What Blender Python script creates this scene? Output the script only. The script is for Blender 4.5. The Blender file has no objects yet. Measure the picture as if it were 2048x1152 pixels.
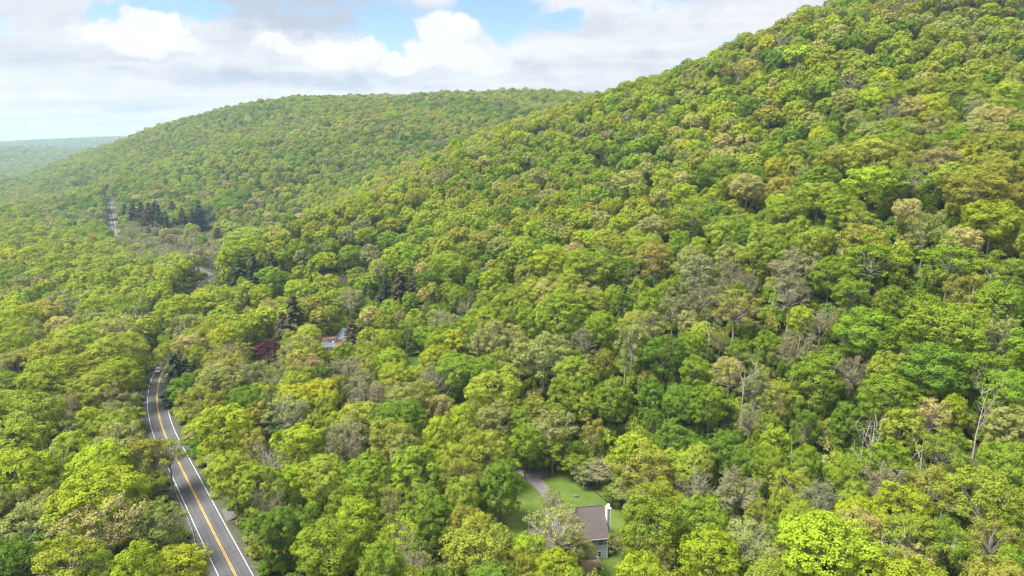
import bpy, bmesh, math, random
import numpy as np
from mathutils import Vector, Matrix

rng = np.random.default_rng(11)
random.seed(11)
scene = bpy.context.scene
col = scene.collection

# ------------------------------------------------------------------ camera
CAM_H = 100.0
PITCH = math.radians(12.0)
FPX = 1365.3                                   # focal length in photograph pixels (2048 wide)
cam_d = bpy.data.cameras.new('camera')
cam_d.sensor_width = 36.0
cam_d.lens = 24.0
cam_d.clip_start = 1.0
cam_d.clip_end = 30000.0
cam = bpy.data.objects.new('camera', cam_d)
cam.location = (0, 0, CAM_H)
cam.rotation_euler = (math.radians(90.0) - PITCH, 0, 0)
col.objects.link(cam)
scene.camera = cam

# ------------------------------------------------------------------ exposure
scene.view_settings.view_transform = 'Standard'
scene.view_settings.look = 'None'
scene.view_settings.gamma = 1.0
scene.view_settings.use_curve_mapping = False
scene.view_settings.exposure = 1.63
cy = scene.cycles
cy.max_bounces = 7
cy.diffuse_bounces = 4
cy.glossy_bounces = 2
cy.transmission_bounces = 3
cy.volume_bounces = 0
cy.use_denoising = True
cy.use_adaptive_sampling = True
cy.adaptive_threshold = 0.015
cy.filter_width = 1.35
cy.caustics_reflective = False
cy.caustics_refractive = False

SUN_EL = math.radians(60.0)
SUN_AZ = math.radians(-112.0)                  # compass angle from +Y towards +X: sun behind the camera, to the left

# ------------------------------------------------------------------ node helpers
class NT:
    def __init__(self, nt):
        self.nt = nt
    def n(self, typ, **kw):
        nd = self.nt.nodes.new(typ)
        for k, v in kw.items():
            setattr(nd, k, v)
        return nd
    def link(self, a, b):
        self.nt.links.new(a, b)
    def setin(self, nd, idx, v):
        s = nd.inputs[idx]
        if hasattr(v, 'is_output') or isinstance(v, bpy.types.NodeSocket):
            self.link(v, s)
        else:
            s.default_value = v
    def math(self, op, a, b=0.0, c=None, clamp=False):
        nd = self.n('ShaderNodeMath', operation=op, use_clamp=clamp)
        self.setin(nd, 0, a); self.setin(nd, 1, b)
        if c is not None: self.setin(nd, 2, c)
        return nd.outputs[0]
    def vmath(self, op, a, b=(0, 0, 0)):
        nd = self.n('ShaderNodeVectorMath', operation=op)
        self.setin(nd, 0, a); self.setin(nd, 1, b)
        return nd.outputs['Value'] if op in ('DISTANCE', 'LENGTH', 'DOT_PRODUCT') else nd.outputs[0]
    def noise(self, vec, scale, detail=4.0, rough=0.5, dist=0.0, col=False):
        nd = self.n('ShaderNodeTexNoise')
        if vec is not None: self.link(vec, nd.inputs['Vector'])
        nd.inputs['Scale'].default_value = scale
        nd.inputs['Detail'].default_value = detail
        nd.inputs['Roughness'].default_value = rough
        nd.inputs['Distortion'].default_value = dist
        return nd.outputs['Color'] if col else nd.outputs[0]
    def ramp(self, v, a, b, lo=0.0, hi=1.0, smooth=True):
        nd = self.n('ShaderNodeMapRange', interpolation_type='SMOOTHSTEP' if smooth else 'LINEAR')
        self.setin(nd, 0, v); self.setin(nd, 1, a); self.setin(nd, 2, b); self.setin(nd, 3, lo); self.setin(nd, 4, hi)
        return nd.outputs[0]
    def mix(self, f, a, b, mode='MIX'):
        nd = self.n('ShaderNodeMix', data_type='RGBA', blend_type=mode)
        self.setin(nd, 0, f); self.setin(nd, 6, a); self.setin(nd, 7, b)
        return nd.outputs[2]
    def comb(self, x, y, z):
        nd = self.n('ShaderNodeCombineXYZ')
        self.setin(nd, 0, x); self.setin(nd, 1, y); self.setin(nd, 2, z)
        return nd.outputs[0]

def pix_dir(px, py):
    """unit direction in world space through a photograph pixel"""
    xd = (px - 1024.0) / FPX
    yd = (py - 576.0) / FPX
    v = np.array([xd, math.cos(PITCH) - yd * math.sin(PITCH), -(math.sin(PITCH) + yd * math.cos(PITCH))])
    return v / np.linalg.norm(v)

# ------------------------------------------------------------------ world: daylight sky with broken bright cloud
world = bpy.data.worlds.new('World')
scene.world = world
world.use_nodes = True
W = NT(world.node_tree)
world.node_tree.nodes.clear()
out = W.n('ShaderNodeOutputWorld')
bg = W.n('ShaderNodeBackground')
bg.inputs['Strength'].default_value = 0.06
sky = W.n('ShaderNodeTexSky', sky_type='NISHITA')
sky.sun_disc = False
sky.sun_elevation = SUN_EL
sky.sun_rotation = SUN_AZ
sky.air_density = 1.0
sky.dust_density = 0.1
sky.ozone_density = 3.0
tc = W.n('ShaderNodeTexCoord')
D = tc.outputs['Generated']
sep = W.n('ShaderNodeSeparateXYZ'); W.link(D, sep.inputs[0])
zc = W.math('MAXIMUM', sep.outputs[2], 0.0)
den = W.math('ADD', zc, 0.085)
P = W.comb(W.math('DIVIDE', sep.outputs[0], den), W.math('DIVIDE', sep.outputs[1], den), 0.0)
warp = W.noise(P, 0.9, 3.0, 0.5, col=True)
P2 = W.vmath('ADD', P, W.vmath('MULTIPLY', W.vmath('SUBTRACT', warp, (0.5, 0.5, 0.5)), (0.7, 0.7, 0.0)))
cover_n = W.noise(P2, 0.55, 9.0, 0.60)
fine_d = W.noise(D, 26.0, 9.0, 0.66)           # ragged cloud edges, in direction space
fine_c = W.math('SUBTRACT', fine_d, 0.5)
cover = W.math('ADD', cover_n, W.math('MULTIPLY', fine_c, 0.30))
DW = W.vmath('ADD', D, W.vmath('MULTIPLY', W.vmath('SUBTRACT', W.noise(D, 16.0, 7.0, 0.62, col=True), (0.5, 0.5, 0.5)), (0.085, 0.085, 0.060)))
def blob(px, py, rx, ry, warped=True):
    """soft lump of the sky around one direction: 1 in its middle, 0 outside"""
    c = pix_dir(px, py)
    df = W.vmath('SUBTRACT', DW if warped else D, tuple(c))
    q = W.vmath('MULTIPLY', df, (FPX / rx, FPX / rx, FPX / ry))
    return W.math('MAXIMUM', W.math('SUBTRACT', 1.0, W.vmath('LENGTH', q)), 0.0)
def blobs(lst):
    o = None
    for g in lst:
        b = blob(*g); o = b if o is None else W.math('MAXIMUM', o, b)
    return W.math('ADD', o, W.math('MULTIPLY', fine_c, 0.45))
gaps = blobs(((800, 60, 110, 70), (985, 25, 130, 60), (755, 95, 80, 34), (240, 45, 80, 30), (345, 14, 110, 26), (1120, 40, 70, 26), (1380, -60, 130, 60), (-200, 40, 160, 50), (930, 130, 50, 16)))
puffs = blobs(((893, 60, 66, 46), (868, 104, 80, 36), (312, 46, 62, 28), (285, 80, 120, 28), (690, 108, 90, 32), (950, 122, 80, 30), (800, 128, 60, 22), (560, 92, 60, 16)))
cov0 = W.ramp(cover, 0.30, 0.46)
cov1 = W.math('MULTIPLY', cov0, W.math('SUBTRACT', 1.0, W.ramp(gaps, 0.02, 0.50)))
low = W.ramp(sep.outputs[2], 0.015, 0.10, 1.0, 0.0)           # cloud decks close up towards the horizon
cov2 = W.math('MAXIMUM', cov1, W.math('MULTIPLY', low, 0.94))
cov = W.math('MAXIMUM', cov2, W.ramp(puffs, 0.08, 0.30), clamp=True)
shade_n = W.noise(W.vmath('MULTIPLY', P2, (0.55, 1.6, 1.0)), 0.75, 8.0, 0.58)
shade_f = W.noise(W.vmath('MULTIPLY', DW, (9.0, 9.0, 26.0)), 1.0, 6.0, 0.6)
dark = W.math('ADD', W.math('MULTIPLY', W.ramp(shade_n, 0.38, 0.66), W.ramp(sep.outputs[2], 0.0, 0.10, 0.34, 0.40)), W.math('MULTIPLY', W.ramp(shade_f, 0.40, 0.66), W.ramp(sep.outputs[2], 0.02, 0.12, 0.24, 0.32)))
# grey flat undersides of the nearest clouds
dark = W.math('ADD', dark, W.math('MULTIPLY', W.ramp(blobs(((610, 15, 260, 62), (480, 10, 120, 34))), -0.12, 0.75), 0.95))
dark = W.math('ADD', dark, W.math('MULTIPLY', W.ramp(blobs(((110, 25, 220, 50), (660, 165, 160, 22), (420, 150, 200, 22))), 0.0, 0.7), 0.35))
dark = W.math('MULTIPLY', dark, W.math('SUBTRACT', 1.0, W.ramp(puffs, 0.05, 0.50, 0.0, 0.75)), clamp=True)
cloud = W.mix(dark, (5.25, 5.28, 5.35, 1), (3.1, 3.4, 3.95, 1))
cloud = W.mix(W.math('MULTIPLY', W.ramp(puffs, 0.05, 0.45), W.ramp(shade_f, 0.34, 0.60, 1.0, 0.45)), cloud, (5.55, 5.55, 5.55, 1))
W.link(W.mix(cov, sky.outputs[0], cloud), bg.inputs['Color'])
W.link(bg.outputs[0], out.inputs['Surface'])

# ------------------------------------------------------------------ sun, veiled by thin cloud
sun_d = bpy.data.lights.new('sun', 'SUN')
sun_d.energy = 4.4
sun_d.angle = math.radians(24.0)
sun_d.color = (1.0, 0.965, 0.90)
sun = bpy.data.objects.new('sun', sun_d)
sdir = Vector((math.sin(SUN_AZ) * math.cos(SUN_EL), math.cos(SUN_AZ) * math.cos(SUN_EL), math.sin(SUN_EL)))
sun.rotation_euler = sdir.to_track_quat('Z', 'Y').to_euler()
sun.location = (0, 0, 400)
col.objects.link(sun)

# ================================================================== helpers
def tag(o, label=None, cat=None, group=None, kind=None):
    if label: o['label'] = label
    if cat: o['category'] = cat
    if group: o['group'] = group
    if kind: o['kind'] = kind
    return o

def mesh_np(name, verts, faces, mats=(), midx=None, smooth=False):
    """faces: list of int arrays (n,k) with the same k inside one array"""
    me = bpy.data.meshes.new(name)
    verts = np.asarray(verts, dtype=np.float32)
    fl = [np.asarray(f, dtype=np.int32) for f in faces if len(f)]
    loops = np.concatenate([f.ravel() for f in fl])
    tot = np.concatenate([np.full(len(f), f.shape[1], np.int32) for f in fl])
    start = np.concatenate([[0], np.cumsum(tot)[:-1]]).astype(np.int32)
    me.vertices.add(len(verts)); me.vertices.foreach_set('co', verts.ravel())
    me.loops.add(len(loops)); me.loops.foreach_set('vertex_index', loops)
    me.polygons.add(len(tot)); me.polygons.foreach_set('loop_start', start); me.polygons.foreach_set('loop_total', tot)
    for m in mats: me.materials.append(m)
    if midx is not None: me.polygons.foreach_set('material_index', np.asarray(midx, np.int32))
    if smooth: me.polygons.foreach_set('use_smooth', np.ones(len(tot), bool))
    me.update(calc_edges=True)
    me.validate()
    return me

def obj(name, me, parent=None, loc=None):
    o = bpy.data.objects.new(name, me)
    col.objects.link(o)
    if parent is not None: o.parent = parent
    if loc is not None: o.location = loc
    return o

def empty(name, loc, rz=0.0):
    e = bpy.data.objects.new(name, None)
    e.empty_display_size = 0.5
    e.location = loc
    e.rotation_euler = (0, 0, rz)
    col.objects.link(e)
    return e

class MB:
    """collects boxes, prisms and tubes, builds one mesh object"""
    def __init__(self): self.v = []; self.f = []
    def quad(self, *pts):
        b = len(self.v); self.v += [tuple(p) for p in pts]; self.f.append(tuple(range(b, b + len(pts)))); return self
    def box(self, x0, x1, y0, y1, z0, z1):
        b = len(self.v)
        self.v += [(x, y, z) for z in (z0, z1) for (x, y) in ((x0, y0), (x1, y0), (x1, y1), (x0, y1))]
        for f in ((0, 3, 2, 1), (4, 5, 6, 7), (0, 1, 5, 4), (1, 2, 6, 5), (2, 3, 7, 6), (3, 0, 4, 7)):
            self.f.append(tuple(b + i for i in f))
        return self
    def hexa(self, p):                      # 8 corners, bottom ring then top ring
        b = len(self.v); self.v += [tuple(q) for q in p]
        for f in ((0, 3, 2, 1), (4, 5, 6, 7), (0, 1, 5, 4), (1, 2, 6, 5), (2, 3, 7, 6), (3, 0, 4, 7)):
            self.f.append(tuple(b + i for i in f))
        return self
    def bar(self, a, c, w, h=None):
        a = Vector(a); c = Vector(c); h = h or w
        d = (c - a).normalized()
        s = d.cross(Vector((0, 0, 1)))
        s = Vector((1, 0, 0)) if s.length < 1e-4 else s.normalized()
        u = s.cross(d)
        ring = [(-s * w - u * h) * .5, (s * w - u * h) * .5, (s * w + u * h) * .5, (-s * w + u * h) * .5]
        return self.hexa([a + r for r in ring] + [c + r for r in ring])
    def loft(self, sections, cap=True):     # sections: list of equal-length point loops
        n = len(sections[0]); b = len(self.v)
        for s in sections: self.v += [tuple(p) for p in s]
        for i in range(len(sections) - 1):
            for j in range(n):
                k = (j + 1) % n
                self.f.append((b + i * n + j, b + i * n + k, b + (i + 1) * n + k, b + (i + 1) * n + j))
        if cap:
            self.f.append(tuple(b + j for j in reversed(range(n))))
            self.f.append(tuple(b + (len(sections) - 1) * n + j for j in range(n)))
        return self
    def cyl(self, a, c, r0, r1=None, n=12):
        a = Vector(a); c = Vector(c); r1 = r0 if r1 is None else r1
        d = (c - a).normalized(); s = d.orthogonal().normalized(); u = d.cross(s)
        ring = lambda o, r: [o + (s * math.cos(t) + u * math.sin(t)) * r for t in [2 * math.pi * i / n for i in range(n)]]
        return self.loft([ring(a, r0), ring(c, r1)])
    def build(self, name, mat, parent=None, loc=None, bevel=0.0, smooth=False, rz=0.0):
        me = bpy.data.meshes.new(name)
        me.from_pydata(self.v, [], self.f)
        me.materials.append(mat)
        bm = bmesh.new(); bm.from_mesh(me)
        if bevel: bmesh.ops.bevel(bm, geom=bm.edges[:], offset=bevel, segments=2, affect='EDGES', clamp_overlap=True)
        bmesh.ops.recalc_face_normals(bm, faces=bm.faces[:])
        bm.to_mesh(me); bm.free()
        if smooth:
            for p in me.polygons: p.use_smooth = True
        o = obj(name, me, parent, loc)
        o.rotation_euler[2] = rz
        return o

# ------------------------------------------------------------------ materials
def mat_plain(name, colr, rough=0.7, var=0.15, scale=6.0, bump=0.0, spec=0.3, metal=0.0, col2=None, coord='Object'):
    m = bpy.data.materials.new(name); m.use_nodes = True
    T = NT(m.node_tree); T.nt.nodes.clear()
    o = T.n('ShaderNodeOutputMaterial'); b = T.n('ShaderNodeBsdfPrincipled')
    b.inputs['Roughness'].default_value = rough
    b.inputs['Specular IOR Level'].default_value = spec
    b.inputs['Metallic'].default_value = metal
    t = T.n('ShaderNodeTexCoord')
    nz = T.noise(t.outputs[coord], scale, 6.0, 0.6)
    c2 = col2 or tuple(max(0, c * (1 - var)) for c in colr)
    c1 = colr if col2 else tuple(min(1, c * (1 + var)) for c in colr)
    T.link(T.mix(T.ramp(nz, 0.3, 0.7), (*c2, 1), (*c1, 1)), b.inputs['Base Color'])
    if bump:
        bp = T.n('ShaderNodeBump'); bp.inputs['Strength'].default_value = bump; bp.inputs['Distance'].default_value = 0.05
        T.link(T.noise(t.outputs[coord], scale * 4, 5.0, 0.6), bp.inputs['Height']); T.link(bp.outputs[0], b.inputs['Normal'])
    T.link(b.outputs[0], o.inputs['Surface'])
    return m

def mat_foliage(name, source, trans=0.33):
    """leaf surface; its tint comes from the object's colour or from the instance"""
    m = bpy.data.materials.new(name); m.use_nodes = True
    T = NT(m.node_tree); T.nt.nodes.clear()
    o = T.n('ShaderNodeOutputMaterial')
    oi = T.n('ShaderNodeObjectInfo')
    if source == 'object':
        tint = oi.outputs['Color']
    else:
        a = T.n('ShaderNodeAttribute', attribute_type='INSTANCER', attribute_name='tint'); tint = a.outputs['Color']
    lv = T.n('ShaderNodeAttribute', attribute_type='GEOMETRY', attribute_name='leaf')
    s = T.n('ShaderNodeSeparateXYZ'); T.link(lv.outputs['Vector'], s.inputs[0])
    v = T.ramp(s.outputs[0], 0, 1, 0.82, 1.18, smooth=False)
    h = T.ramp(s.outputs[1], 0, 1, 0.488, 0.512, smooth=False)
    hs = T.n('ShaderNodeHueSaturation')
    T.link(tint, hs.inputs['Color']); T.link(h, hs.inputs['Hue']); T.link(v, hs.inputs['Value'])
    hs.inputs['Saturation'].default_value = 1.0
    df = T.n('ShaderNodeBsdfDiffuse'); tr = T.n('ShaderNodeBsdfTranslucent')
    T.link(hs.outputs[0], df.inputs['Color'])
    T.link(T.mix(1.0, hs.outputs[0], (1.15, 1.1, 0.6, 1), 'MULTIPLY'), tr.inputs['Color'])
    mx = T.n('ShaderNodeMixShader'); mx.inputs[0].default_value = trans
    T.link(df.outputs[0], mx.inputs[1]); T.link(tr.outputs[0], mx.inputs[2])
    T.link(mx.outputs[0], o.inputs['Surface'])
    return m

M = {}
M['leaf'] = mat_foliage('leaf_of_single_tree', 'object')
M['leaf_forest'] = mat_foliage('leaf_of_forest', 'instance')
M['bark'] = mat_plain('grey_brown_bark', (0.13, 0.105, 0.08), 0.9, 0.35, 3.0)
M['bark_pale'] = mat_plain('pale_weathered_wood', (0.33, 0.30, 0.25), 0.9, 0.25, 2.0)
M['twig'] = mat_plain('grey_twig_bark', (0.25, 0.225, 0.18), 0.9, 0.3, 2.0)
M['twig_pale'] = mat_plain('pale_grey_twig_bark', (0.30, 0.275, 0.24), 0.9, 0.3, 2.0)

def mat_ground():
    m = bpy.data.materials.new('forest_floor'); m.use_nodes = True
    T = NT(m.node_tree); T.nt.nodes.clear()
    o = T.n('ShaderNodeOutputMaterial'); b = T.n('ShaderNodeBsdfPrincipled')
    b.inputs['Roughness'].default_value = 0.95; b.inputs['Specular IOR Level'].default_value = 0.1
    t = T.n('ShaderNodeTexCoord')
    n1 = T.noise(t.outputs['Object'], 0.06, 6.0, 0.6); n2 = T.noise(t.outputs['Object'], 0.9, 6.0, 0.65)
    c = T.mix(T.ramp(n1, 0.38, 0.62), (0.036, 0.050, 0.014, 1), (0.055, 0.050, 0.026, 1))
    c = T.mix(T.math('MULTIPLY', T.ramp(n2, 0.4, 0.7), 0.6), c, (0.055, 0.085, 0.018, 1))
    T.link(c, b.inputs['Base Color'])
    bp = T.n('ShaderNodeBump'); bp.inputs['Strength'].default_value = 0.6; bp.inputs['Distance'].default_value = 0.3
    T.link(n2, bp.inputs['Height']); T.link(bp.outputs[0], b.inputs['Normal'])
    T.link(b.outputs[0], o.inputs['Surface'])
    return m
M['ground'] = mat_ground()

def mat_asphalt():
    m = bpy.data.materials.new('worn_asphalt'); m.use_nodes = True
    T = NT(m.node_tree); T.nt.nodes.clear()
    o = T.n('ShaderNodeOutputMaterial'); b = T.n('ShaderNodeBsdfPrincipled')
    b.inputs['Roughness'].default_value = 0.85; b.inputs['Specular IOR Level'].default_value = 0.25
    uv = T.n('ShaderNodeUVMap'); uv.uv_map = 'UVMap'        # u across in metres, v along in metres
    s = T.n('ShaderNodeSeparateXYZ'); T.link(uv.outputs[0], s.inputs[0])
    t = T.n('ShaderNodeTexCoord')
    big = T.noise(t.outputs['Object'], 0.12, 5.0, 0.6)
    fine = T.noise(t.outputs['Object'], 5.0, 5.0, 0.7)
    lane = T.math('ABSOLUTE', T.math('SUBTRACT', T.math('ABSOLUTE', s.outputs[0]), 1.65))
    track = T.ramp(T.math('ABSOLUTE', T.math('SUBTRACT', lane, 0.8)), 0.0, 0.45, 1.0, 0.0)   # polished wheel paths
    c = T.mix(T.ramp(big, 0.3, 0.7), (0.062, 0.062, 0.067, 1), (0.082, 0.081, 0.084, 1))
    c = T.mix(T.math('MULTIPLY', track, 0.35), c, (0.108, 0.107, 0.108, 1))
    c = T.mix(T.math('MULTIPLY', T.ramp(fine, 0.45, 0.75), 0.35), c, (0.045, 0.045, 0.047, 1))
    vor = T.n('ShaderNodeTexVoronoi', feature='DISTANCE_TO_EDGE'); vor.inputs['Scale'].default_value = 0.16
    T.link(T.vmath('ADD', t.outputs['Object'], T.vmath('MULTIPLY', T.noise(t.outputs['Object'], 0.5, 4.0, 0.6, col=True), (3.0, 3.0, 0.0))), vor.inputs['Vector'])
    crack = T.ramp(vor.outputs['Distance'], 0.0, 0.012, 0.55, 0.0)
    c = T.mix(crack, c, (0.035, 0.035, 0.036, 1))
    T.link(c, b.inputs['Base Color']); T.link(b.outputs[0], o.inputs['Surface'])
    return m
M['asphalt'] = mat_asphalt()
M['white_line'] = mat_plain('worn_white_road_paint', (0.48, 0.48, 0.47), 0.8, 0.3, 0.9)
M['yellow_line'] = mat_plain('worn_yellow_road_paint', (0.50, 0.30, 0.06), 0.8, 0.28, 0.9)
M['gravel'] = mat_plain('grey_gravel', (0.105, 0.098, 0.092), 0.95, 0.25, 2.5, bump=0.5)
M['drive'] = mat_plain('grey_driveway_surface', (0.125, 0.116, 0.118), 0.9, 0.16, 0.7, bump=0.3)
M['soil'] = mat_plain('brown_soil_verge', (0.085, 0.072, 0.048), 0.95, 0.3, 0.9, bump=0.5, col2=(0.035, 0.055, 0.015))
M['dirt'] = mat_plain('reddish_bare_earth', (0.17, 0.112, 0.085), 0.95, 0.25, 0.6, bump=0.4)
def mat_lawn():
    m = bpy.data.materials.new('mown_grass'); m.use_nodes = True
    T = NT(m.node_tree); T.nt.nodes.clear()
    o = T.n('ShaderNodeOutputMaterial'); b = T.n('ShaderNodeBsdfPrincipled')
    b.inputs['Roughness'].default_value = 0.9; b.inputs['Specular IOR Level'].default_value = 0.15
    t = T.n('ShaderNodeTexCoord')
    n1 = T.noise(t.outputs['Object'], 0.16, 5.0, 0.6); n2 = T.noise(t.outputs['Object'], 1.3, 6.0, 0.7)
    c = T.mix(T.ramp(n1, 0.35, 0.65), (0.046, 0.092, 0.010, 1), (0.085, 0.118, 0.018, 1))
    c = T.mix(T.math('MULTIPLY', T.ramp(n2, 0.45, 0.75), 0.6), c, (0.125, 0.125, 0.045, 1))
    T.link(c, b.inputs['Base Color'])
    bp = T.n('ShaderNodeBump'); bp.inputs['Strength'].default_value = 0.5; bp.inputs['Distance'].default_value = 0.08
    T.link(T.noise(t.outputs['Object'], 6.0, 4.0, 0.7), bp.inputs['Height']); T.link(bp.outputs[0], b.inputs['Normal'])
    T.link(b.outputs[0], o.inputs['Surface'])
    return m
M['lawn'] = mat_lawn()

def mat_shingle(name, c1, c2, course=0.16):
    m = bpy.data.materials.new(name); m.use_nodes = True
    T = NT(m.node_tree); T.nt.nodes.clear()
    o = T.n('ShaderNodeOutputMaterial'); b = T.n('ShaderNodeBsdfPrincipled')
    b.inputs['Roughness'].default_value = 0.9; b.inputs['Specular IOR Level'].default_value = 0.2
    t = T.n('ShaderNodeTexCoord')
    br = T.n('ShaderNodeTexBrick'); br.inputs['Scale'].default_value = 1.0
    br.inputs['Brick Width'].default_value = 0.34; br.inputs['Row Height'].default_value = course; br.inputs['Mortar Size'].default_value = 0.008
    br.inputs['Color1'].default_value = (*c1, 1); br.inputs['Color2'].default_value = (*c2, 1); br.inputs['Mortar'].default_value = tuple(x * .55 for x in c2) + (1,)
    T.link(t.outputs['Object'], br.inputs['Vector'])
    big = T.noise(t.outputs['Object'], 0.5, 5.0, 0.6)
    c = T.mix(T.math('MULTIPLY', T.ramp(big, 0.4, 0.7), 0.35), br.outputs['Color'], tuple(x * .7 for x in c1) + (1,))
    T.link(c, b.inputs['Base Color']); T.link(b.outputs[0], o.inputs['Surface'])
    return m
M['shingle_brown'] = mat_shingle('brown_asphalt_shingle', (0.098, 0.081, 0.077), (0.072, 0.060, 0.058))
M['shingle_slate'] = mat_shingle('slate_grey_shingle', (0.105, 0.135, 0.15), (0.085, 0.11, 0.125))
M['shingle_blue'] = mat_shingle('blue_grey_shingle', (0.115, 0.145, 0.175), (0.095, 0.12, 0.15))
M['siding_grey'] = mat_plain('grey_clapboard', (0.36, 0.39, 0.42), 0.7, 0.08, 2.0)
M['siding_pink'] = mat_plain('dusty_red_boards', (0.36, 0.17, 0.14), 0.8, 0.15, 2.0)
M['white_paint'] = mat_plain('white_painted_wood', (0.80, 0.80, 0.79), 0.6, 0.05, 2.0)
M['white_far'] = mat_plain('white_painted_wall', (0.78, 0.77, 0.75), 0.7, 0.06, 1.0)
M['grey_trim'] = mat_plain('grey_trim', (0.30, 0.31, 0.33), 0.6, 0.08, 2.0)
M['timber'] = mat_plain('new_pine_timber', (0.50, 0.36, 0.21), 0.8, 0.2, 1.5)
M['timber_old'] = mat_plain('weathered_boards', (0.34, 0.26, 0.19), 0.85, 0.3, 1.2)
M['galv'] = mat_plain('galvanised_steel', (0.62, 0.62, 0.60), 0.5, 0.12, 1.5, spec=0.4, metal=0.3)
M['post'] = mat_plain('weathered_post', (0.22, 0.19, 0.16), 0.9, 0.25, 2.0)
M['rock'] = mat_plain('pale_rock', (0.42, 0.36, 0.32), 0.9, 0.3, 1.2, bump=0.5)
M['dark_timber'] = mat_plain('shade_dark_timber', (0.045, 0.036, 0.028), 0.9, 0.3, 1.5)  # near-black colour carries the shade below the shrubs at the lawn edge
M['rock_dark'] = mat_plain('dark_rock', (0.12, 0.11, 0.10), 0.9, 0.3, 1.5, bump=0.5)
def mat_glass(name='dark_window_glass'):
    m = bpy.data.materials.new(name); m.use_nodes = True
    b = m.node_tree.nodes['Principled BSDF']
    b.inputs['Base Color'].default_value = (0.02, 0.025, 0.03, 1); b.inputs['Roughness'].default_value = 0.06
    b.inputs['Specular IOR Level'].default_value = 0.6
    return m
M['glass'] = mat_glass()
def mat_paint(name, c, rough=0.3):
    m = bpy.data.materials.new(name); m.use_nodes = True
    b = m.node_tree.nodes['Principled BSDF']
    b.inputs['Base Color'].default_value = (*c, 1); b.inputs['Roughness'].default_value = rough
    b.inputs['Coat Weight'].default_value = 0.5; b.inputs['Coat Roughness'].default_value = 0.08
    return m
M['car_white'] = mat_paint('white_car_paint', (0.72, 0.73, 0.74))
M['car_dark'] = mat_paint('dark_car_paint', (0.03, 0.032, 0.036))
M['tyre'] = mat_plain('black_rubber', (0.02, 0.02, 0.02), 0.85)
M['rim'] = mat_paint('silver_rim', (0.5, 0.5, 0.5))
M['lamp_glass'] = mat_paint('clear_lamp_lens', (0.75, 0.75, 0.72), 0.15)
M['black_plastic'] = mat_plain('black_plastic', (0.03, 0.03, 0.032), 0.6)

# ================================================================== terrain
def lift(px, py, Y, drop):
    d = pix_dir(px, py); t = Y / d[1]
    return (d[0] * t, Y, CAM_H + d[2] * t - drop)
CAN = 16.0
cp = []
for (px, py, Y) in (
    # right-hand slope, foot to crest
    (2048, 1100, 108), (1700, 1090, 118), (2048, 900, 140), (1800, 900, 148), (1800, 700, 178), (2048, 700, 168), (2048, 600, 186),
    (1800, 600, 200), (1500, 800, 192), (1300, 800, 202), (1500, 900, 170), (1100, 700, 238), (900, 700, 252), (700, 700, 264), (900, 600, 312), (1100, 600, 274),
    (1300, 700, 218), (1500, 700, 205), (1300, 600, 248), (1500, 600, 228), (700, 600, 334), (1000, 500, 352), (800, 500, 392), (1300, 500, 292), (1500, 430, 282),
    (1200, 400, 372), (1000, 400, 432), (1800, 430, 232), (2048, 430, 220), (1500, 300, 352), (1800, 250, 302), (2048, 250, 290),
    (1300, 250, 455), (1900, 100, 378), (1650, 150, 372),
    (1050, 240, 640), (1000, 260, 632), (900, 300, 600), (800, 350, 560), (700, 400, 505), (600, 450, 435), (520, 480, 440), (450, 500, 470),
    # farther hill, face and crest
    (500, 380, 850), (400, 400, 880), (300, 400, 900), (500, 300, 1010), (700, 300, 920), (700, 250, 1060), (400, 300, 1230), (300, 330, 1180),
    (200, 340, 1380), (100, 360, 1480), (900, 250, 980), (900, 215, 1120),
    (60, 362, 1600), (120, 330, 1700), (180, 297, 1790), (250, 279, 1720), (330, 245, 1600), (400, 226, 1520), (480, 212, 1450), (560, 203, 1390), (700, 198, 1320),
    (800, 193, 1290), (900, 187, 1265), (980, 183, 1250), (1080, 185, 1250), (1160, 188, 1260),
    # low hill and last ridge on the left
    (0, 332, 2900), (90, 330, 2950), (0, 297, 3800), (60, 294, 3800), (150, 296, 3850), (-150, 300, 3700), (250, 300, 3850),
    (0, 281, 5700), (60, 278, 5750), (130, 277, 5750), (200, 276, 5700), (260, 276, 5600), (-150, 282, 5700), (420, 270, 5700)):
    cp.append(lift(px, py, Y, CAN))
for (px, py, Y) in ((2048, 0, 405), (1650, 0, 440), (2048, -150, 450), (1540, 40, 468), (1450, 75, 495), (1380, 105, 522), (1300, 130, 552), (1240, 155, 585), (1200, 178, 610), (1140, 206, 640)):
    cp.append(lift(px, py, Y, 25.0))            # crest line of the near hill: tree tops make the skyline
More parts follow.
